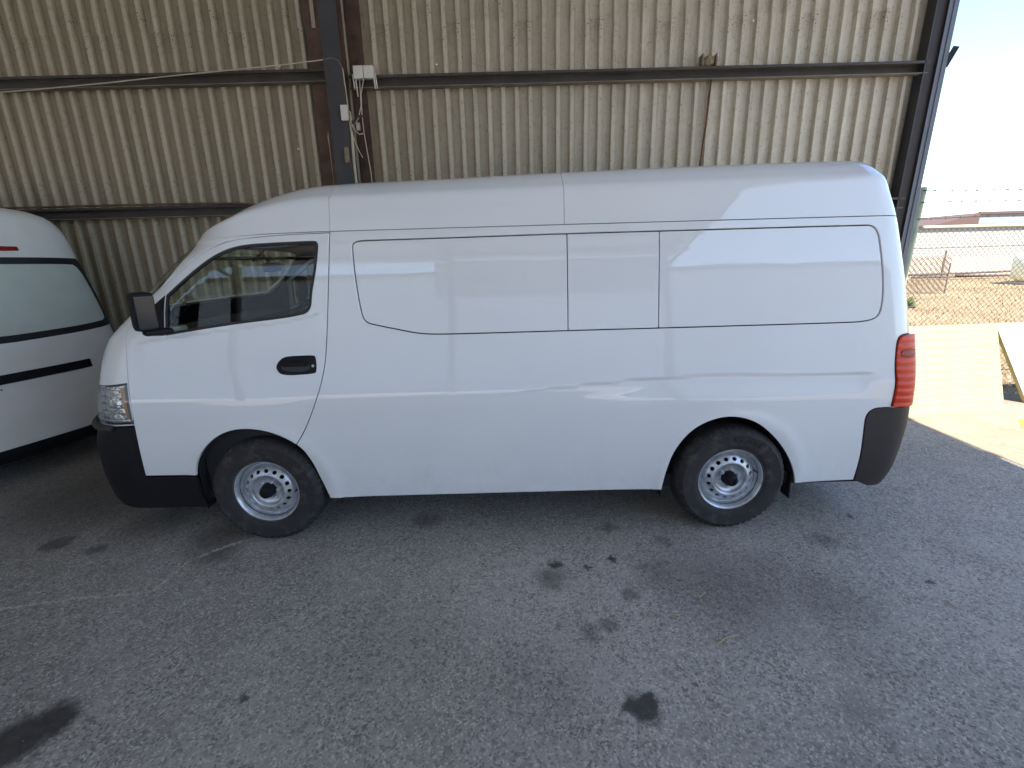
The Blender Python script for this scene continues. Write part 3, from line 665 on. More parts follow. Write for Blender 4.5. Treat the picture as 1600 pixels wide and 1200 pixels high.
def asphalt():
    t = NT('worn_asphalt'); co = t.co()
    # warped coordinates for blot outlines
    nz = t.n('TexNoise'); nz.inputs['Scale'].default_value = 13; nz.inputs['Detail'].default_value = 8; nz.inputs['Roughness'].default_value = .65; t.l(co, nz.inputs['Vector'])
    sub = t.n('VectorMath'); sub.operation = 'SUBTRACT'; t.l(nz.outputs['Color'], sub.inputs[0]); sub.inputs[1].default_value = (.5, .5, .5)
    scl = t.n('VectorMath'); scl.operation = 'SCALE'; t.l(sub.outputs[0], scl.inputs[0]); scl.inputs['Scale'].default_value = .16
    add = t.n('VectorMath'); add.operation = 'ADD'; t.l(co, add.inputs[0]); t.l(scl.outputs[0], add.inputs[1])
    base0 = None; acc = None
    for x, y, r, s_ in STAINS_AND_SHADE:
        d = t.n('VectorMath'); d.operation = 'DISTANCE'; t.l(add.outputs[0], d.inputs[0]); d.inputs[1].default_value = (x, y, 0)
        mr = t.n('MapRange'); mr.interpolation_type = 'SMOOTHSTEP'; t.l(d.outputs['Value'], mr.inputs[0])
        soft = .6 if s_ > .75 else 1.1
        mr.inputs[1].default_value = r * (1 + soft * .5); mr.inputs[2].default_value = r * (1 - soft * .7); mr.inputs[3].default_value = 0; mr.inputs[4].default_value = s_
        acc = mr.outputs[0] if acc is None else t.math('MAXIMUM', acc, mr.outputs[0])
    # aggregate
    v1 = t.n('TexVoronoi'); v1.inputs['Scale'].default_value = 120; t.l(co, v1.inputs['Vector'])
    stone = t.ramp(v1.outputs['Color'], .2, .9)
    big = t.noise(.55, 6, .6); mid = t.noise(3.2, 6, .65); fine = t.noise(75, 3, .7)
    base = t.mix(t.ramp(big, .38, .64), (.22, .207, .190), (.43, .405, .372))
    base = t.mix(t.ramp(mid, .35, .7), base, (.34, .318, .288))
    g = t.math('MULTIPLY_ADD', stone, .75, .60); base = t.mix(1.0, base, t.mix(g, (0, 0, 0), (1, 1, 1)), 'MULTIPLY') if False else t.mix(t.math('MULTIPLY', stone, .25), base, (.56, .54, .50))
    sv = t.n('SeparateColor'); t.l(v1.outputs['Color'], sv.inputs[0]); v3 = t.n('TexVoronoi'); v3.inputs['Scale'].default_value = 60; t.l(co, v3.inputs['Vector']); s3 = t.n('SeparateColor'); t.l(v3.outputs['Color'], s3.inputs[0])
    gr2 = t.noise(17, 7, .75, t.mapped((1, 1, 1), (3, 7, 0))); keep = t.math('MULTIPLY_ADD', t.ramp(t.noise(3.3, 4), .3, .65), .55, .45)
    pits = t.ramp(sv.outputs[0], .10, .30)
    base = t.mix(t.math('MULTIPLY', t.math('SUBTRACT', 1, pits), t.math('MULTIPLY', keep, .75)), base, (.10, .097, .092))
    base = t.mix(t.math('MULTIPLY', t.ramp(sv.outputs[1], .78, .92), .5), base, (.66, .62, .56))
    base = t.mix(t.math('MULTIPLY', t.ramp(s3.outputs[0], .80, .95), t.math('MULTIPLY', keep, .55)), base, (.12, .115, .11))
    base = t.mix(t.math('MULTIPLY', t.ramp(gr2, .52, .74), .55), base, (.17, .163, .155))
    dirt = t.ramp(t.noise(1.4, 8, .7, t.mapped((1, 1, 1), (5, 2, 0))), .55, .78); base = t.mix(t.math('MULTIPLY', dirt, .5), base, (.45, .43, .39))
    base = t.mix(t.math('MULTIPLY', acc, t.math('MULTIPLY_ADD', gr2, .4, .75)), base, (.045, .043, .043))
    t.set(Base_Color=base, Roughness=t.math('MULTIPLY_ADD', acc, -.2, .82), Specular_IOR_Level=.35)
    h = t.math('ADD', t.math('MULTIPLY', stone, .5), t.math('MULTIPLY_ADD', pits, .6, t.math('MULTIPLY', fine, .6)))
    h = t.math('ADD', h, t.math('MULTIPLY', mid, 1.2)); t.set(Normal=t.bump(h, .006, .9)); return t.m
def plane(name, x0, x1, y0, y1, z, mat, kind='structure', nx=1, ny=1, zf=None):
    mb = MB(); xs = np.linspace(x0, x1, nx + 1); ys = np.linspace(y0, y1, ny + 1)
    v = [(x, y, z + (zf(x, y) if zf else 0)) for y in ys for x in xs]
    mb.add(v, [(j * (nx + 1) + i, j * (nx + 1) + i + 1, (j + 1) * (nx + 1) + i + 1, (j + 1) * (nx + 1) + i) for j in range(ny) for i in range(nx)], nx > 1)
    return tag(mb.build(name, mat), kind=kind)
def soil(name, a, b, scale=1.5, bump=.02):
    t = NT(name); n = t.noise(scale, 9, .7); n2 = t.noise(scale * 14, 5, .7)
    c = t.mix(t.ramp(n, .35, .68), a, b); c = t.mix(t.math('MULTIPLY', t.ramp(n2, .5, .75), .5), c, tuple(x * .55 for x in a))
    t.set(Base_Color=c, Roughness=.95, Normal=t.bump(n2, bump)); return t.m
M['asphalt'] = asphalt()
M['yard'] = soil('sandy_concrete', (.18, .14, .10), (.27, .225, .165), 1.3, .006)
M['field'] = soil('dry_earth', (.17, .115, .06), (.25, .19, .11), .35, .03)
plane('ground', -900, 900, -900, 900, -.008, M['field'])
plane('floor', -20, 4.5, -16, 3.2, 0, M['asphalt'])
# a ragged pale seam in the asphalt, running to the front wheel
mb = MB(); cp = [(-3.9, -.74), (-3.3, -.66), (-2.8, -.585), (-2.44, -.515), (-2.18, -.49), (-2.05, -.47), (-2.04, -.34), (-2.03, -.22), (-1.95, -.12), (-1.86, -.04), (-1.7, .06)]
rr_ = np.random.RandomState(2); L_ = []; R_ = []
for (ax, ay), (bx_, by_) in zip(cp, cp[1:]):
    d = Vector((bx_ - ax, by_ - ay)); n = max(3, int(d.length / .012)); nn = Vector((-d.y, d.x)).normalized()
    for i in range(n):
        c = Vector((ax, ay)) + d * i / n + nn * rr_.uniform(-.008, .008); w = max(.001, rr_.normal(.008, .006)); L_.append((c.x + nn.x * w, c.y + nn.y * w, .003)); R_.append((c.x - nn.x * w, c.y - nn.y * w, .003))
n = len(L_); mb.add(L_ + R_, [(i, n + i, n + i + 1, i + 1) for i in range(n - 1)]); tag(mb.build('pavement_seam', simple('pale_dust', (.46, .43, .38), .95, var=.3, scale=60)), kind='structure')
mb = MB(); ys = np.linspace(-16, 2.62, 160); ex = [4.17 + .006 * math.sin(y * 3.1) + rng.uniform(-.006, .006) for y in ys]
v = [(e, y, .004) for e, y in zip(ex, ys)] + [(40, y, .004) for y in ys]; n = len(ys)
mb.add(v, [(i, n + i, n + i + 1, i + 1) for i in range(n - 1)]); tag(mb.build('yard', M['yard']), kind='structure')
plane('far_yard', -60, 60, -60, -16.0, .004, simple('pale_yard', (.56, .55, .53), .9))
mb = MB(); mb.add([(5.02, 1.60, .008), (5.22, 1.84, .008), (6.3, 1.55, .008), (6.2, 1.38, .008)], [(0, 3, 2, 1)])
tag(mb.build('yellow_line', simple('yellow_road_paint', (.75, .62, .04), .6, var=.2, scale=20)), 'patch of yellow line paint on the sunlit yard by the leaning boards', 'road marking')

# ------------------------------------------------------------------ the corrugated wall: sheets, girts, columns
def clad():
    t = NT('painted_cladding'); oi = t.n('ObjectInfo'); n = t.noise(2.2, 7, .65); f = t.noise(26, 5, .65)
    st = t.noise(1, 6, .6, t.mapped((22, 22, .55))); sp = t.noise(75, 3, .5)
    tc = t.n('TexCoord'); sx = t.n('SeparateXYZ')
    geo = t.n('NewGeometry'); t.l(geo.outputs['Position'], sx.inputs[0])
    left = t.ramp(t.math('MULTIPLY_ADD', sx.outputs[0], .18, .50), .22, .80)      # browner towards the left, paler towards the right
    pale_tan = t.mix(t.ramp(n, .3, .7), (.68, .63, .53), (.52, .475, .385)); brown_tan = t.mix(t.ramp(n, .3, .7), (.33, .27, .185), (.235, .19, .125))
    c = t.mix(left, brown_tan, pale_tan)
    so_ = t.n('SeparateXYZ'); t.l(t.co(), so_.inputs[0]); pan = t.ramp(t.math('MULTIPLY_ADD', so_.outputs[1], -20, 0), .15, .75)
    c = t.mix(t.math('MULTIPLY', pan, t.math('MULTIPLY_ADD', left, -.35, .6)), c, (.62, .56, .44))     # ribs lighter than the pans, less so towards the right
    c = t.mix(t.math('MULTIPLY', oi.outputs['Random'], .28), c, (.30, .26, .18))
    c = t.mix(t.math('MULTIPLY', t.ramp(st, .52, .80), .55), c, (.17, .125, .08))
    c = t.mix(t.math('MULTIPLY', t.ramp(f, .54, .72), .5), c, (.14, .11, .08))
    c = t.mix(t.ramp(t.math('MULTIPLY', sp, t.math('ADD', n, .5)), .70, .76), c, (.09, .05, .03))
    t.set(Base_Color=c, Roughness=.62, Specular_IOR_Level=.3, Normal=t.bump(t.math('ADD', f, t.math('MULTIPLY', n, 2)), .003)); return t.m
M['clad'] = clad()
WY = 2.60; PITCH = .138
def sheet_mesh(seed, h, npit=5):
    r = np.random.RandomState(seed); xs = []; ys = []
    for k in range(npit):
        b = k * PITCH
        for dx, dy in ((0, 0), (.080, 0), (.090, -.046), (.124, -.046)): xs.append(b + dx); ys.append(dy)
    xs += [npit * PITCH + .001, npit * PITCH + .03]; ys += [0, .002]
    rows = 9; v = []; off = r.uniform(-.003, .003, (rows, len(xs))); lean = r.uniform(-.004, .004)
    for j in range(rows):
        z = h * j / (rows - 1)
        for i, (x, y) in enumerate(zip(xs, ys)): v.append((x + lean * j / rows + off[j, i] * .5, y + off[j, i], z))
    n = len(xs); me = bpy.data.meshes.new('sheet'); me.from_pydata(v, [], [(j * n + i, j * n + i + 1, (j + 1) * n + i + 1, (j + 1) * n + i) for j in range(rows - 1) for i in range(n - 1)])
    me.materials.append(M['clad']); me.update(); return me
lowm = [sheet_mesh(i, 3.97) for i in range(5)]; upm = [sheet_mesh(20 + i, 1.25) for i in range(4)]
wall = empty('corrugated_wall', (-5, WY, 0), 0, 'tall corrugated steel wall of ribbed beige sheets behind both vans', 'wall')
k = 0; x = 4.155 - 5 * PITCH
while x > -14.5:
    a = bpy.data.objects.new('sheet', lowm[k % 5]); link(a, wall); a.location = (x + 5, (k % 2) * .003, 0)
    if x < -1.5:
        b = bpy.data.objects.new('sheet', upm[(k * 3) % 4]); link(b, wall); b.location = (x + 5 + rng.uniform(-.004, .004), -.005 + (k % 2) * .003, 3.93)
    else:
        b = bpy.data.objects.new('sheet', upm[(k * 3) % 4]); link(b, wall); b.location = (x + 5, .006, 3.93)
    x -= 5 * PITCH; k += 1
# bright screw-head dots added for nail holes that let sunlight through
scr = MB().lathe([(0, -.010), (.009, -.009), (.012, -.001), (.012, .004)], 8)
scm = scr.build('screw', simple('sun_hole_dot', (.75, .75, .72), .3, metal=.6)); scd = scm.data; bpy.data.objects.remove(scm)
for sx_, sz in ((-3.62, 3.30), (-2.20, 3.62), (-2.12, 2.88), (-2.82, 2.20), (-3.72, 2.20), (-.66, 3.60), (1.35, 3.72), (2.10, 3.62), (2.42, 3.9), (3.3, 3.6), (3.85, 3.2), (3.86, 2.9)):
    o = bpy.data.objects.new('screw', scd); link(o, wall); o.location = (sx_ + 5, -.032, sz)
def girt(x0, x1, z, lab, warp=0):
    g = empty('girt', (x0, 2.5, z), 0, lab, 'steel beam', 'horizontal girts on the wall'); L = x1 - x0
    MB().box(0, L, .035, .041, -.047, .047).build('web', M['gunmetal'], g)
    MB().box(0, L, -.045, .0345, .0475, .0535).build('top_flange', M['girtflange'], g); MB().box(0, L, -.045, .0345, -.0535, -.0475).build('bottom_flange', M['girtflange'], g)
    mb = MB(); mb.box(0, L, -.050, -.0455, .030, .0535); mb.build('lip', M['gunmetal'], g)
    return g
M['girtflange'] = simple('girt_flange_tone', (.19, .165, .125), .6, var=.3, scale=5)  # flanges a lighter tone than the web
girt(-14, -1.70, 3.50, 'upper dark steel girt crossing the wall left of the middle column')
girt(-1.50, 4.12, 3.435, 'long dark steel girt crossing the wall right of the middle column')
g = girt(-14, -1.70, 2.30, 'lower dark steel girt on the left, a warped timber batten lying along it')
girt(-1.50, 4.12, 2.20, 'steel girt on the wall hidden low behind the big van')
mb = MB(); pts = [(-14, 2.44, 2.366), (-8, 2.44, 2.370), (-4, 2.44, 2.372), (-3.1, 2.44, 2.366), (-2.75, 2.44, 2.358), (-2.5, 2.44, 2.335), (-2.2, 2.44, 2.338), (-1.75, 2.44, 2.352)]
for a, b in zip(pts, pts[1:]): mb.bar(a, b, .05, .014)
tag(mb.build('timber_batten', simple('red_brown_timber', (.13, .065, .04), .8, var=.3, scale=6)), 'thin warped reddish timber batten lying on the lower left girt', 'batten')
def column(x0, x1, y0, y1, z1, lab, mats):
    c = empty('column', ((x0 + x1) / 2, (y0 + y1) / 2, 0), 0, lab, 'steel column'); w = (x1 - x0) / 2; d = (y1 - y0) / 2
    MB().box(-w, w, -d, -d + .012, 0, z1, .002).build('front_flange', mats[0], c); MB().box(-w, w, d - .012, d, 0, z1, .002).build('rear_flange', mats[1], c)
    MB().box(-.006, .006, -d + .0125, d - .0125, 0, z1).build('web', mats[1], c); return c
column(-1.685, -1.515, 2.325, 2.49, 5.0, 'dark steel column in the middle of the wall, wires running down it', (M['column'], M['rust']))
MB_ = MB().box(-1.90, -1.70, 2.552, 2.562, 0, 5.0); tag(MB_.build('cover_strip', M['rust']), 'flat brown cover strip on the wall just left of the middle column', 'trim')
tag(MB().box(-1.50, -1.36, 2.545, 2.555, 0, 5.0).build('cover_strip', simple('dark_rust_flashing', (.075, .04, .03), .8, var=.4)), 'rust-brown cover strip on the wall just right of the middle column', 'trim')
cc = empty('corner_column', (4.172, 2.5, 0), 0, 'dark steel corner column with a pale blue-grey edge flashing at the open end of the shed', 'steel column')
cc.rotation_euler = (0, .022, 0)
MB().box(-.165, -.045, -.01, .002, 0, 5.3).build('web', simple('dark_column_paint', (.035, .027, .024), .7, var=.3), cc)
MB().box(-.177, -.165, -.05, .07, 0, 5.3).build('flange', M['column'], cc); MB().box(-.045, -.035, -.028, .07, 0, 5.3).build('flange', M['column'], cc)
mb = MB(); mb.box(-.046, .040, -.036, -.029, 0, 5.3); mb.box(.0401, .046, -.036, .07, 0, 5.3); mb.box(-.004, .003, -.044, -.0365, 0, 5.3); mb.build('edge_flashing', M['flash'], cc)
MB().bar((.040, -.02, 3.44), (.085, -.06, 3.60), .012, .05).build('bracket', M['column'], cc)

# ------------------------------------------------------------------ roof over the vans and the open sides
XE = 4.90
M['roofsheet'] = simple('roof_sheeting', (.60, .60, .59), .6, var=.2, scale=2)
RY, RZ, EZ = -3.75, 6.6, 5.1
roof = empty('shed_roof', (-5, RY, RZ), 0, 'ribbed pitched roof covering the vans', 'roof')
for ya, yb in ((2.95, RY), (-10.45, RY)):
    mb = MB(); N_ = 260; xs = [-16 + (XE + 16) * i / N_ for i in range(N_ + 1)]; v = []
    for i, x_ in enumerate(xs):
        dz = .03 if i % 3 == 0 else 0
        v += [(x_ + 5, ya - RY, EZ - RZ + dz), (x_ + 5, yb - RY, dz)]
    mb.add(v, [(2 * i, 2 * i + 1, 2 * i + 3, 2 * i + 2) for i in range(N_)]); mb.build('roof_sheeting', M['roofsheet'], roof)
for i in range(6):
    for s_ in (1, -1):
        y_ = (6.6 if s_ > 0 else -6.6) * (i + .5) / 6; z_ = -(RZ - EZ) * (i + .5) / 6 - .09
        MB().box(-9.0 - 2, XE + 5, y_ - .03, y_ + .03, z_ - .07, z_ + .05).build('purlin', M['gunmetal'], roof)
def truss(x_, lab):
    t_ = empty('roof_truss', (x_, RY, EZ), 0, lab, 'roof truss', 'steel trusses under the roof'); H = RZ - EZ - .22
    for s_ in (1, -1):
        MB().bar((0, s_ * 6.6, -.18), (0, 0, H), .09, .12).build('rafter', M['column'], t_)
        MB().bar((0, s_ * 6.6, -.6), (0, 0, H - .75), .07, .09).build('bottom_chord', M['column'], t_)
        for i in range(7):
            a = i / 7; b = (i + .5) / 7; c = (i + 1) / 7
            f1 = lambda q: (0, s_ * 6.6 * (1 - q), -.18 + (H + .18) * q); f2 = lambda q: (0, s_ * 6.6 * (1 - q), -.6 + (H - .15) * q)
            MB().bar(f2(a), f1(b), .04).build('brace', M['column'], t_); MB().bar(f1(b), f2(c), .04).build('brace', M['column'], t_)
tag(MB().box(-2.1, 4.3, -10.42, -10.36, 3.7, 5.05).build('fascia_sheeting', M['roofsheet']), 'sheeting above the doorway on the open side of the shed', 'wall')
truss(4.35, 'end truss at the open gable of the shed'); truss(-1.6, 'truss over the middle column'); truss(-7.6, 'truss far left of the vans')
for x_ in (-13.5, -7.6, -1.6, 4.35):
    tag(MB().box(x_ - .09, x_ + .09, -10.3, -10.1, 0, 5.0).build('roof_post', M['column']), 'steel post on the open side of the shed, %s' % {-13.5: 'farthest left', -7.6: 'second from the left', -1.6: 'third from the left', 4.35: 'at the right-hand gable corner'}[x_], 'steel column', 'posts along the open side')
tag(MB().box(-16.2, -16.0, -10.4, 2.95, 0, 6).build('end_wall', M['roofsheet']), 'closed end wall of the shed far left of the vans', 'wall')

# ------------------------------------------------------------------ the two vans
build_main_van()
build_rear_van()

# ------------------------------------------------------------------ electrics on the wall
tag(MB().tube([(x_, 2.33, z_) for x_, z_ in ((-14, 3.35), (-8, 3.33), (-5.5, 3.35), (-4.42, 3.40), (-3.74, 3.440), (-3.25, 3.475), (-2.64, 3.514), (-2.03, 3.553), (-1.70, 3.582), (-1.60, 3.595), (-1.545, 3.575), (-1.512, 3.50), (-1.505, 3.34), (-1.50, 3.12), (-1.47, 3.00), (-1.42, 2.945), (-1.38, 2.95))], .0055, 6).build('cable', M['cable']),
    'pale cable slung across the left bay and looping down the middle column', 'cable')
t_ = empty('junction_box', (-1.335, 2.40, 3.49), 0, 'cream two-part junction box on the girt beside the middle column', 'junction box')
MB().box(-.095, -.003, -.03, .03, -.055, .055, .006).build('box', M['offwhite'], t_); MB().box(.003, .095, -.03, .03, -.055, .055, .006).build('box', M['offwhite'], t_)
for dx, L in ((-.108, .14), (-.085, .20), (.108, .14), (.09, .14)):
    MB().tube([(dx, -.005, -.01), (dx + .008, -.005, -L)], .0065, 8).build('conduit_tail', M['offwhite'], t_)
t_ = empty('switch_box', (-1.527, 2.31, 3.13), 0, 'small white box fixed to the middle column below the junction box', 'junction box')
MB().box(-.038, .028, -.02, .018, -.07, .065, .008).build('box', M['offwhite'], t_); MB().tube([(.03, 0, .02), (.05, 0, 0), (.052, 0, -.06), (.03, 0, -.09)], .006, 6).build('loop', M['cable'], t_)
tag(MB().box(-1.572, -1.530, 2.295, 2.322, 2.69, 2.83, .004).build('brown_box', M['brownbox']), 'small brown box low on the middle column just above the roof of the big van', 'junction box')
tag(MB().tube([(-1.500, 2.34, 3.06), (-1.492, 2.34, 2.92), (-1.500, 2.34, 2.72), (-1.498, 2.34, 2.5), (-1.50, 2.34, 2.1)], [.010, .014, .017, .013, .013], 8).build('conduit', M['conduit']), 'grey conduit pipe running down beside the middle column', 'conduit')
for i, (pts, lab) in enumerate((([(-1.375, 2.37, 3.43), (-1.385, 2.37, 3.2), (-1.42, 2.36, 3.09), (-1.47, 2.35, 3.03)], 'thin wire from the junction box curving left to the column'),
                 ([(-1.335, 2.37, 3.43), (-1.375, 2.37, 3.30), (-1.385, 2.37, 3.1), (-1.38, 2.37, 2.95), (-1.35, 2.37, 2.6), (-1.35, 2.37, 2.3)], 'thin wire hanging straight down from the junction box'),
                 ([(-1.50, 2.34, 3.03), (-1.49, 2.34, 2.95), (-1.44, 2.34, 2.80), (-1.41, 2.34, 2.74)], 'short wire dangling beside the conduit pipe'))):
    tag(MB().tube(pts, .0045, 6).build('wire', M['cable']), lab, 'wire', 'loose wires by the column')
tag(MB().tube([(-1.47, 2.33, 3.04), (-1.43, 2.33, 3.09), (-1.40, 2.33, 3.105), (-1.35, 2.33, 3.10)], .009, 6).build('pipe_clip', M['gunmetal']), 'bent dark pipe clip beside the small white box', 'clip')
tag(MB().box(-1.44, -1.405, 2.33, 2.345, 2.98, 3.05, .003, ).build('tag_plate', M['conduit']), 'little beige tag hanging below the pipe clip', 'tag')
tag(MB().tube([(2.03, 2.50, 3.385), (2.025, 2.53, 3.0), (2.005, 2.53, 2.8), (1.985, 2.53, 2.5), (1.98, 2.53, 2.3)], .009, 6).build('rusty_rod', simple('rust_red', (.15, .07, .04), .8, var=.3)), 'rust-red rod hanging down the wall from the right girt', 'rod')
mb = MB(); c0 = Vector((1.99, 2.50, 3.545))
r_ = np.random.RandomState(3)
bm = bmesh.new(); bmesh.ops.create_icosphere(bm, subdivisions=2, radius=.055)
for q in bm.verts: q.co = Vector((q.co.x * 1.1, q.co.y * .7, q.co.z)) * (1 + r_.uniform(-.22, .2)) + c0
bm.verts.index_update(); mb.add([tuple(q.co) for q in bm.verts], [tuple(q.index for q in f.verts) for f in bm.faces]); bm.free()
for s_ in (-.065, .065): mb.box(1.99 + s_ - .006, 1.99 + s_ + .006, 2.46, 2.56, 3.49, 3.60)
tag(mb.build('mud_nest', simple('nest_mud', (.25, .19, .12), .95, bump=.01, bscale=60)), 'mud nest stuck on top of the right girt', 'nest')

# ------------------------------------------------------------------ straws on the floor
M['straw'] = simple('straw', (.50, .40, .20), .7)
for pts, lab in (([(.921, -.947), (.982, -.911), (1.045, -.894)], 'longest curved straw lying on the asphalt in front of the rear wheel'), ([(.963, -.633), (1.01, -.600)], 'short straw on the dark blot in front of the rear wheel'),
                 ([(.778, -.751), (.813, -.761)], 'tiny straw left of the longest one'), ([(2.208, -.708), (2.202, -.744), (2.22, -.76)], 'pale straw on the floor towards the right edge')):
    tag(MB().tube([(x_, y_, .006) for x_, y_ in pts], .0026, 5).build('straw', M['straw']), lab, 'straw', 'straws on the floor')
mb = MB(); r_ = np.random.RandomState(11)
for _ in range(1100):
    x_, y_ = r_.uniform(-3.5, 4.1), r_.uniform(-1.6, 1.2); s_ = r_.uniform(.0015, .0045) * (1.5 if r_.rand() < .06 else 1)
    a = r_.uniform(0, 6.3); v = [(x_ + s_ * cos(a + q) * r_.uniform(.7, 1.2), y_ + s_ * sin(a + q) * r_.uniform(.7, 1.2), .0005) for q in (0, 1.6, 3.1, 4.7)] + [(x_, y_, s_ * .8)]
    mb.add(v, [(0, 1, 4), (1, 2, 4), (2, 3, 4), (3, 0, 4)])
tag(mb.build('grit', simple('grit', (.26, .25, .23), .9, var=.5, scale=30)), 'loose grit scattered over the asphalt floor', 'grit', kind='stuff')

# ------------------------------------------------------------------ boards leaning on the fence
def board(name, bl, br, tl, tr, th, grooves, mat, edge, lab):
    bl, br, tl, tr = map(Vector, (bl, br, tl, tr)); nrm = (br - bl).cross(tl - bl).normalized()
    t_ = empty(name, tuple(bl), 0, lab, 'board'); o = bl
    rows = [0]
    for g_ in range(1, grooves): q = g_ / grooves; rows += [q - .008, q, q + .008]
    rows.append(1); v = []
    for j, q in enumerate(rows):
        d = -.0035 if (j % 3 == 2 and 0 < j < len(rows) - 1) else 0
        a = bl.lerp(tl, q) - o + nrm * d; b = br.lerp(tr, q) - o + nrm * d; v += [tuple(a), tuple(b)]
    mb = MB(); mb.add(v, [(2 * i, 2 * i + 1, 2 * i + 3, 2 * i + 2) for i in range(len(rows) - 1)]); mb.build('face', mat, t_)
    mb = MB(); c = [bl - o, br - o, tr - o, tl - o]; cb = [p - nrm * th for p in c]; ce = [p - nrm * .0005 for p in c]
    mb.add([tuple(p) for p in ce + cb], [(0, 4, 5, 1), (1, 5, 6, 2), (2, 6, 7, 3), (3, 7, 4, 0), (7, 6, 5, 4)]); mb.build('edge', edge, t_)
    return t_
M['board'] = simple('cream_board', (.28, .24, .14), .5, var=.04); M['board2'] = simple('white_board', (.40, .385, .33), .5, var=.03); M['edge'] = simple('board_edge', (.50, .40, .18), .8, var=.15)
board('ribbed_board', (4.20, 2.03, .004), (5.40, 2.16, .004), (4.24, 2.43, .905), (5.44, 2.50, .905), .05, 11, M['board'], M['edge'], 'cream board with faint horizontal ribs leaning on the fence')
board('plain_board', (5.84, 2.34, .004), (7.4, 2.2, .004), (5.42, 2.50, .905), (7.3, 2.52, .905), .05, 1, M['board2'], M['edge'], 'plain white board with slanting yellowish edge, right of the ribbed board')

# ------------------------------------------------------------------ chain-link fence with barbed wire
fx0, fx1 = 4.405, 16.0; FY = 2.60
M['galv'] = simple('galvanised_wire', (.04, .034, .027), .5, metal=.3); M['post'] = simple('pale_green_post', (.42, .45, .30), .6, var=.15); M['rail'] = simple('cream_rail', (.55, .50, .38), .6)
fn = empty('chain_link_fence', (fx0, FY, 0), 0, 'chain-link fence with barbed wire strands on top, running right from the shed corner', 'fence')
MB().tube([(-.075, 0, 0), (.01, 0, 2.36)], .028, 12).build('post', M['post'], fn)
for px in (3.6, 7.4, 11.2): MB().tube([(px, 0, 0), (px, 0, 2.36)], .025, 10).build('post', M['post'], fn)
MB().tube([(0, 0, 1.95), (11.4, 0, 1.95)], .020, 10).build('top_rail', M['rail'], fn)
for zz in (2.04, 2.20, 2.315):
    mb = MB(); r_ = np.random.RandomState(int(zz * 100)); xs = np.linspace(-.02, 11.4, 60); zs = [zz + .008 * math.sin(x_ * 2.2 + zz * 9) + r_.uniform(-.004, .004) for x_ in xs]
    mb.tube([(a, -.03, b) for a, b in zip(xs, zs)], .0042, 5)
    for q in range(75):
        bx = .12 + q * .15 + r_.uniform(-.02, .02); bz = float(np.interp(bx, xs, zs)); a = r_.uniform(0, 3)
        for k_ in range(2): a += 1.3; mb.bar((bx - .012 * cos(a), -.03, bz - .014 * sin(a)), (bx + .012 * cos(a), -.03, bz + .014 * sin(a)), .0035)
    mb.build('barbed_wire', M['galv'], fn)
def link_mesh(L, H, p, wr, z0=.03):
    """woven diamonds: two families of zigzag wires that touch at every knuckle"""
    mb = MB(); n = int(L / p); m = int(H / p); v = []; f = []
    for i in range(n):
        base = len(v)
        for j in range(m + 1):
            x_ = (i + (1.0 if (j + i) % 2 else 0.0)) * p; y_ = wr * (1 if j % 2 else -1); z_ = z0 + j * p
            for q in range(3): v.append((x_ + wr * cos(q * 2.094), y_ + wr * sin(q * 2.094), z_))
        for j in range(m):
            for q in range(3): a = base + j * 3 + q; b = base + j * 3 + (q + 1) % 3; f.append((a, b, b + 3, a + 3))
    mb.add(v, f); return mb
cl = link_mesh(11.4, 1.92, .030, .0021); o = cl.build('wire_mesh', M['galv'], fn); o['kind'] = 'stuff'

# ------------------------------------------------------------------ field, weeds, far fence, tank, building
M['drygrass'] = simple('dry_grass', (.26, .20, .10), .9, var=.3, scale=3); M['weed'] = simple('weed_green', (.10, .16, .03), .8, var=.3)
mb = MB(); r_ = np.random.RandomState(5)
for _ in range(16000):
    d_ = 3.0 + 22 * r_.rand() ** 1.5; y_ = d_; x_ = 4.6 + r_.uniform(0, 1) * (y_ * 1.25 + 4); h = r_.uniform(.02, .06) * (1 + d_ * .02)
    a = r_.uniform(0, 6.3); w = .005 + d_ * .0007
    mb.add([(x_ - w * cos(a), y_ - w * sin(a), -.01), (x_ + w * cos(a), y_ + w * sin(a), -.01), (x_ + r_.uniform(-.06, .06), y_ + r_.uniform(-.06, .06), h)], [(0, 1, 2)])
tag(mb.build('dry_grass', M['drygrass']), 'short dry yellow grass covering the field beyond the fence', 'grass', kind='stuff')
mb = MB()
for _ in range(700):
    x_ = 4.6 + r_.uniform(0, 5); y_ = 2.66 + r_.uniform(0, 1.2); s_ = r_.uniform(.01, .045)
    v = [(x_ + s_ * cos(q) * r_.uniform(.6, 1.2), y_ + s_ * sin(q) * r_.uniform(.6, 1.2), -.01) for q in (0, 1.57, 3.14, 4.71)] + [(x_, y_, s_ * .8)]
    mb.add(v, [(0, 1, 4), (1, 2, 4), (2, 3, 4), (3, 0, 4)])
tag(mb.build('rubble', simple('pink_rubble', (.50, .38, .27), .9, var=.3, scale=20)), 'pinkish stones and rubble along the foot of the fence', 'rubble', kind='stuff')
def weed(x_, y_, z_, s_, n_, lab):
    mb = MB()
    for _ in range(n_):
        a = r_.uniform(0, 6.3); e = r_.uniform(.1, 1.3); L = s_ * r_.uniform(.5, 1); d = Vector((cos(a) * cos(e), sin(a) * cos(e), sin(e))); b = Vector((x_, y_, z_)) + d * L * r_.uniform(0, .6); sd_ = d.cross(Vector((0, 0, 1))).normalized() * .02 * s_ * 4
        mb.add([tuple(b), tuple(b + d * L * .3 + sd_), tuple(b + d * L * .6), tuple(b + d * L * .3 - sd_)], [(0, 1, 2, 3)])
    return tag(mb.build('weed', M['weed']), lab, 'plant', 'weeds in the field')
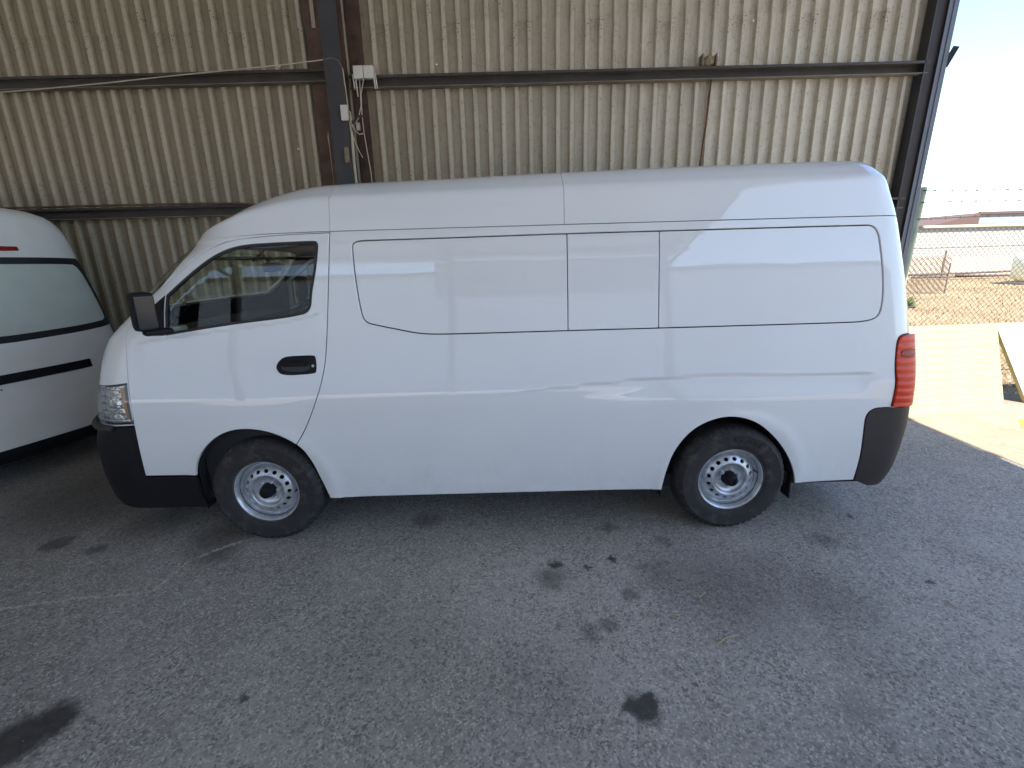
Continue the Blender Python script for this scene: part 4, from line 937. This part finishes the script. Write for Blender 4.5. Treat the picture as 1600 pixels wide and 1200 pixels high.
weed(11.6, 11.2, 0, .42, 160, 'low green weed in the dry field just right of the shed corner'); weed(12.6, 13.2, 0, .25, 70, 'smaller green weed farther back in the dry field')
tag(MB().tube([(4.38, 2.75, 1.03), (4.52, 2.75, 1.06), (4.66, 2.74, 1.085), (4.68, 2.74, 1.08)], [.008, .009, .012, .014], 7).build('stick', M['gunmetal']), 'dark stick poking out above the ribbed board by the fence post', 'stick')
cr = empty('mesh_panel', (14.55, 15.0, 0), radians(0), 'rusty diamond mesh panel standing in the field behind the fence', 'mesh panel')
o = link_mesh(1.6, 1.35, .10, .012, 0); ob = o.build('wire_mesh', simple('rusty_mesh', (.16, .12, .09), .8), cr); ob['kind'] = 'stuff'
o = link_mesh(1.6, 1.35, .10, .012, 0); ob = o.build('wire_mesh', bpy.data.materials['rusty_mesh'], cr); ob.location = (.1, .25, .06); ob['kind'] = 'stuff'
MB().bar((0, 0, 0), (0, 0, 1.4), .04).build('upright', bpy.data.materials['rusty_mesh'], cr); MB().bar((1.6, 0, 0), (1.6, 0, 1.1), .04).build('upright', bpy.data.materials['rusty_mesh'], cr)
# low block wall with piers behind the field
M['blockwall'] = soil('block_wall', (.42, .33, .25), (.50, .42, .33), .6, .01); M['dkmetal'] = simple('old_pipes', (.10, .08, .07), .8, var=.4)
lw = empty('low_wall', (15, 23.0, 0), radians(0), 'low pinkish wall with piers crossing behind the dry field', 'wall')
MB().box(0, 45, 0, .2, 0, 1.05).build('panel', M['blockwall'], lw)
for i in range(10): MB().box(i * 4.6 + 3.4, i * 4.6 + 3.75, -.12, -.005, 0, 1.45).build('pier', simple('pier_grey_%d' % i, (.30, .25, .21), .9) if i == 0 else bpy.data.materials['pier_grey_0'], lw)
MB().tube([(0, -.05, 1.55), (45, -.05, 1.75)], .02, 6).build('top_wire', M['dkmetal'], lw)
pp = empty('pipe_stack', (20, 22.1, 0), 0, 'low stack of dark pipes lying along the foot of the far wall', 'pipes')
for i in range(14):
    a = r_.uniform(0, 14); MB().tube([(a, r_.uniform(-.4, .4), .08 + r_.rand() * .25), (a + r_.uniform(2, 6), r_.uniform(-.4, .4), .08 + r_.rand() * .25)], .06, 7).build('pipe', M['dkmetal'] if i % 3 else M['rail'], pp)
tk = empty('water_tank', (22.75, 18.0, 0), 0, 'round cream tank in the field at the right edge', 'tank')
MB().lathe([(0, .12), (.62, .12), (.80, .25), (.86, .52), (.86, 1.0), (.80, 1.22), (.6, 1.36), (0, 1.40)], 40, axis='z').build('tank_body', simple('cream_tank', (.75, .70, .50), .5), tk, smooth=True)
MB().box(-.7, .7, -.7, .7, 0, .115).build('stand', M['blockwall'], tk)
bd = empty('warehouse', (30, 44, 0), 0, 'long white warehouse far beyond the field under a grey parapet', 'building')
M['whitewall'] = simple('white_render', (.27, .26, .24), .8, var=.05, scale=.5); M['parapet'] = simple('grey_parapet', (.20, .215, .235), .7); M['redroof'] = simple('red_brown_roof', (.085, .05, .042), .8)
MB().box(0, 60, 0, 20, 0, 3.35).build('wall', M['whitewall'], bd)
MB().box(-.3, 60.3, -.35, -.005, 3.36, 3.50).build('eave', M['redroof'], bd)
MB().box(14.6, 60, .3, 18, 3.505, 4.55).build('parapet', M['parapet'], bd)
MB().box(14.4, 60.2, .1, .295, 4.40, 4.62).build('coping', M['redroof'], bd)
mb = MB(); mb.add([(10.2, 0, 3.51), (14.35, 0, 3.51), (14.35, 0, 4.5), (10.2, 18, 3.51), (14.35, 18, 3.51), (14.35, 18, 4.5)], [(0, 1, 2), (5, 4, 3), (0, 2, 5, 3), (1, 4, 5, 2), (0, 3, 4, 1)]); mb.build('sloping_roof', M['redroof'], bd)
# the yard's other side, seen only as reflections in the paint
ob = empty('opposite_store', (-8, -42, 0), 0, 'tall grey clad store across the yard, facing the open side of the shed', 'building')
MB().box(-45.4, 40.4, -12.4, 13.9, 9.41, 9.7).build('roof', M['redroof'], ob)
MB().box(-45, 40, -12, 13.5, 0, 9.4).build('wall', simple('pale_grey_cladding', (.58, .60, .62), .7), ob)
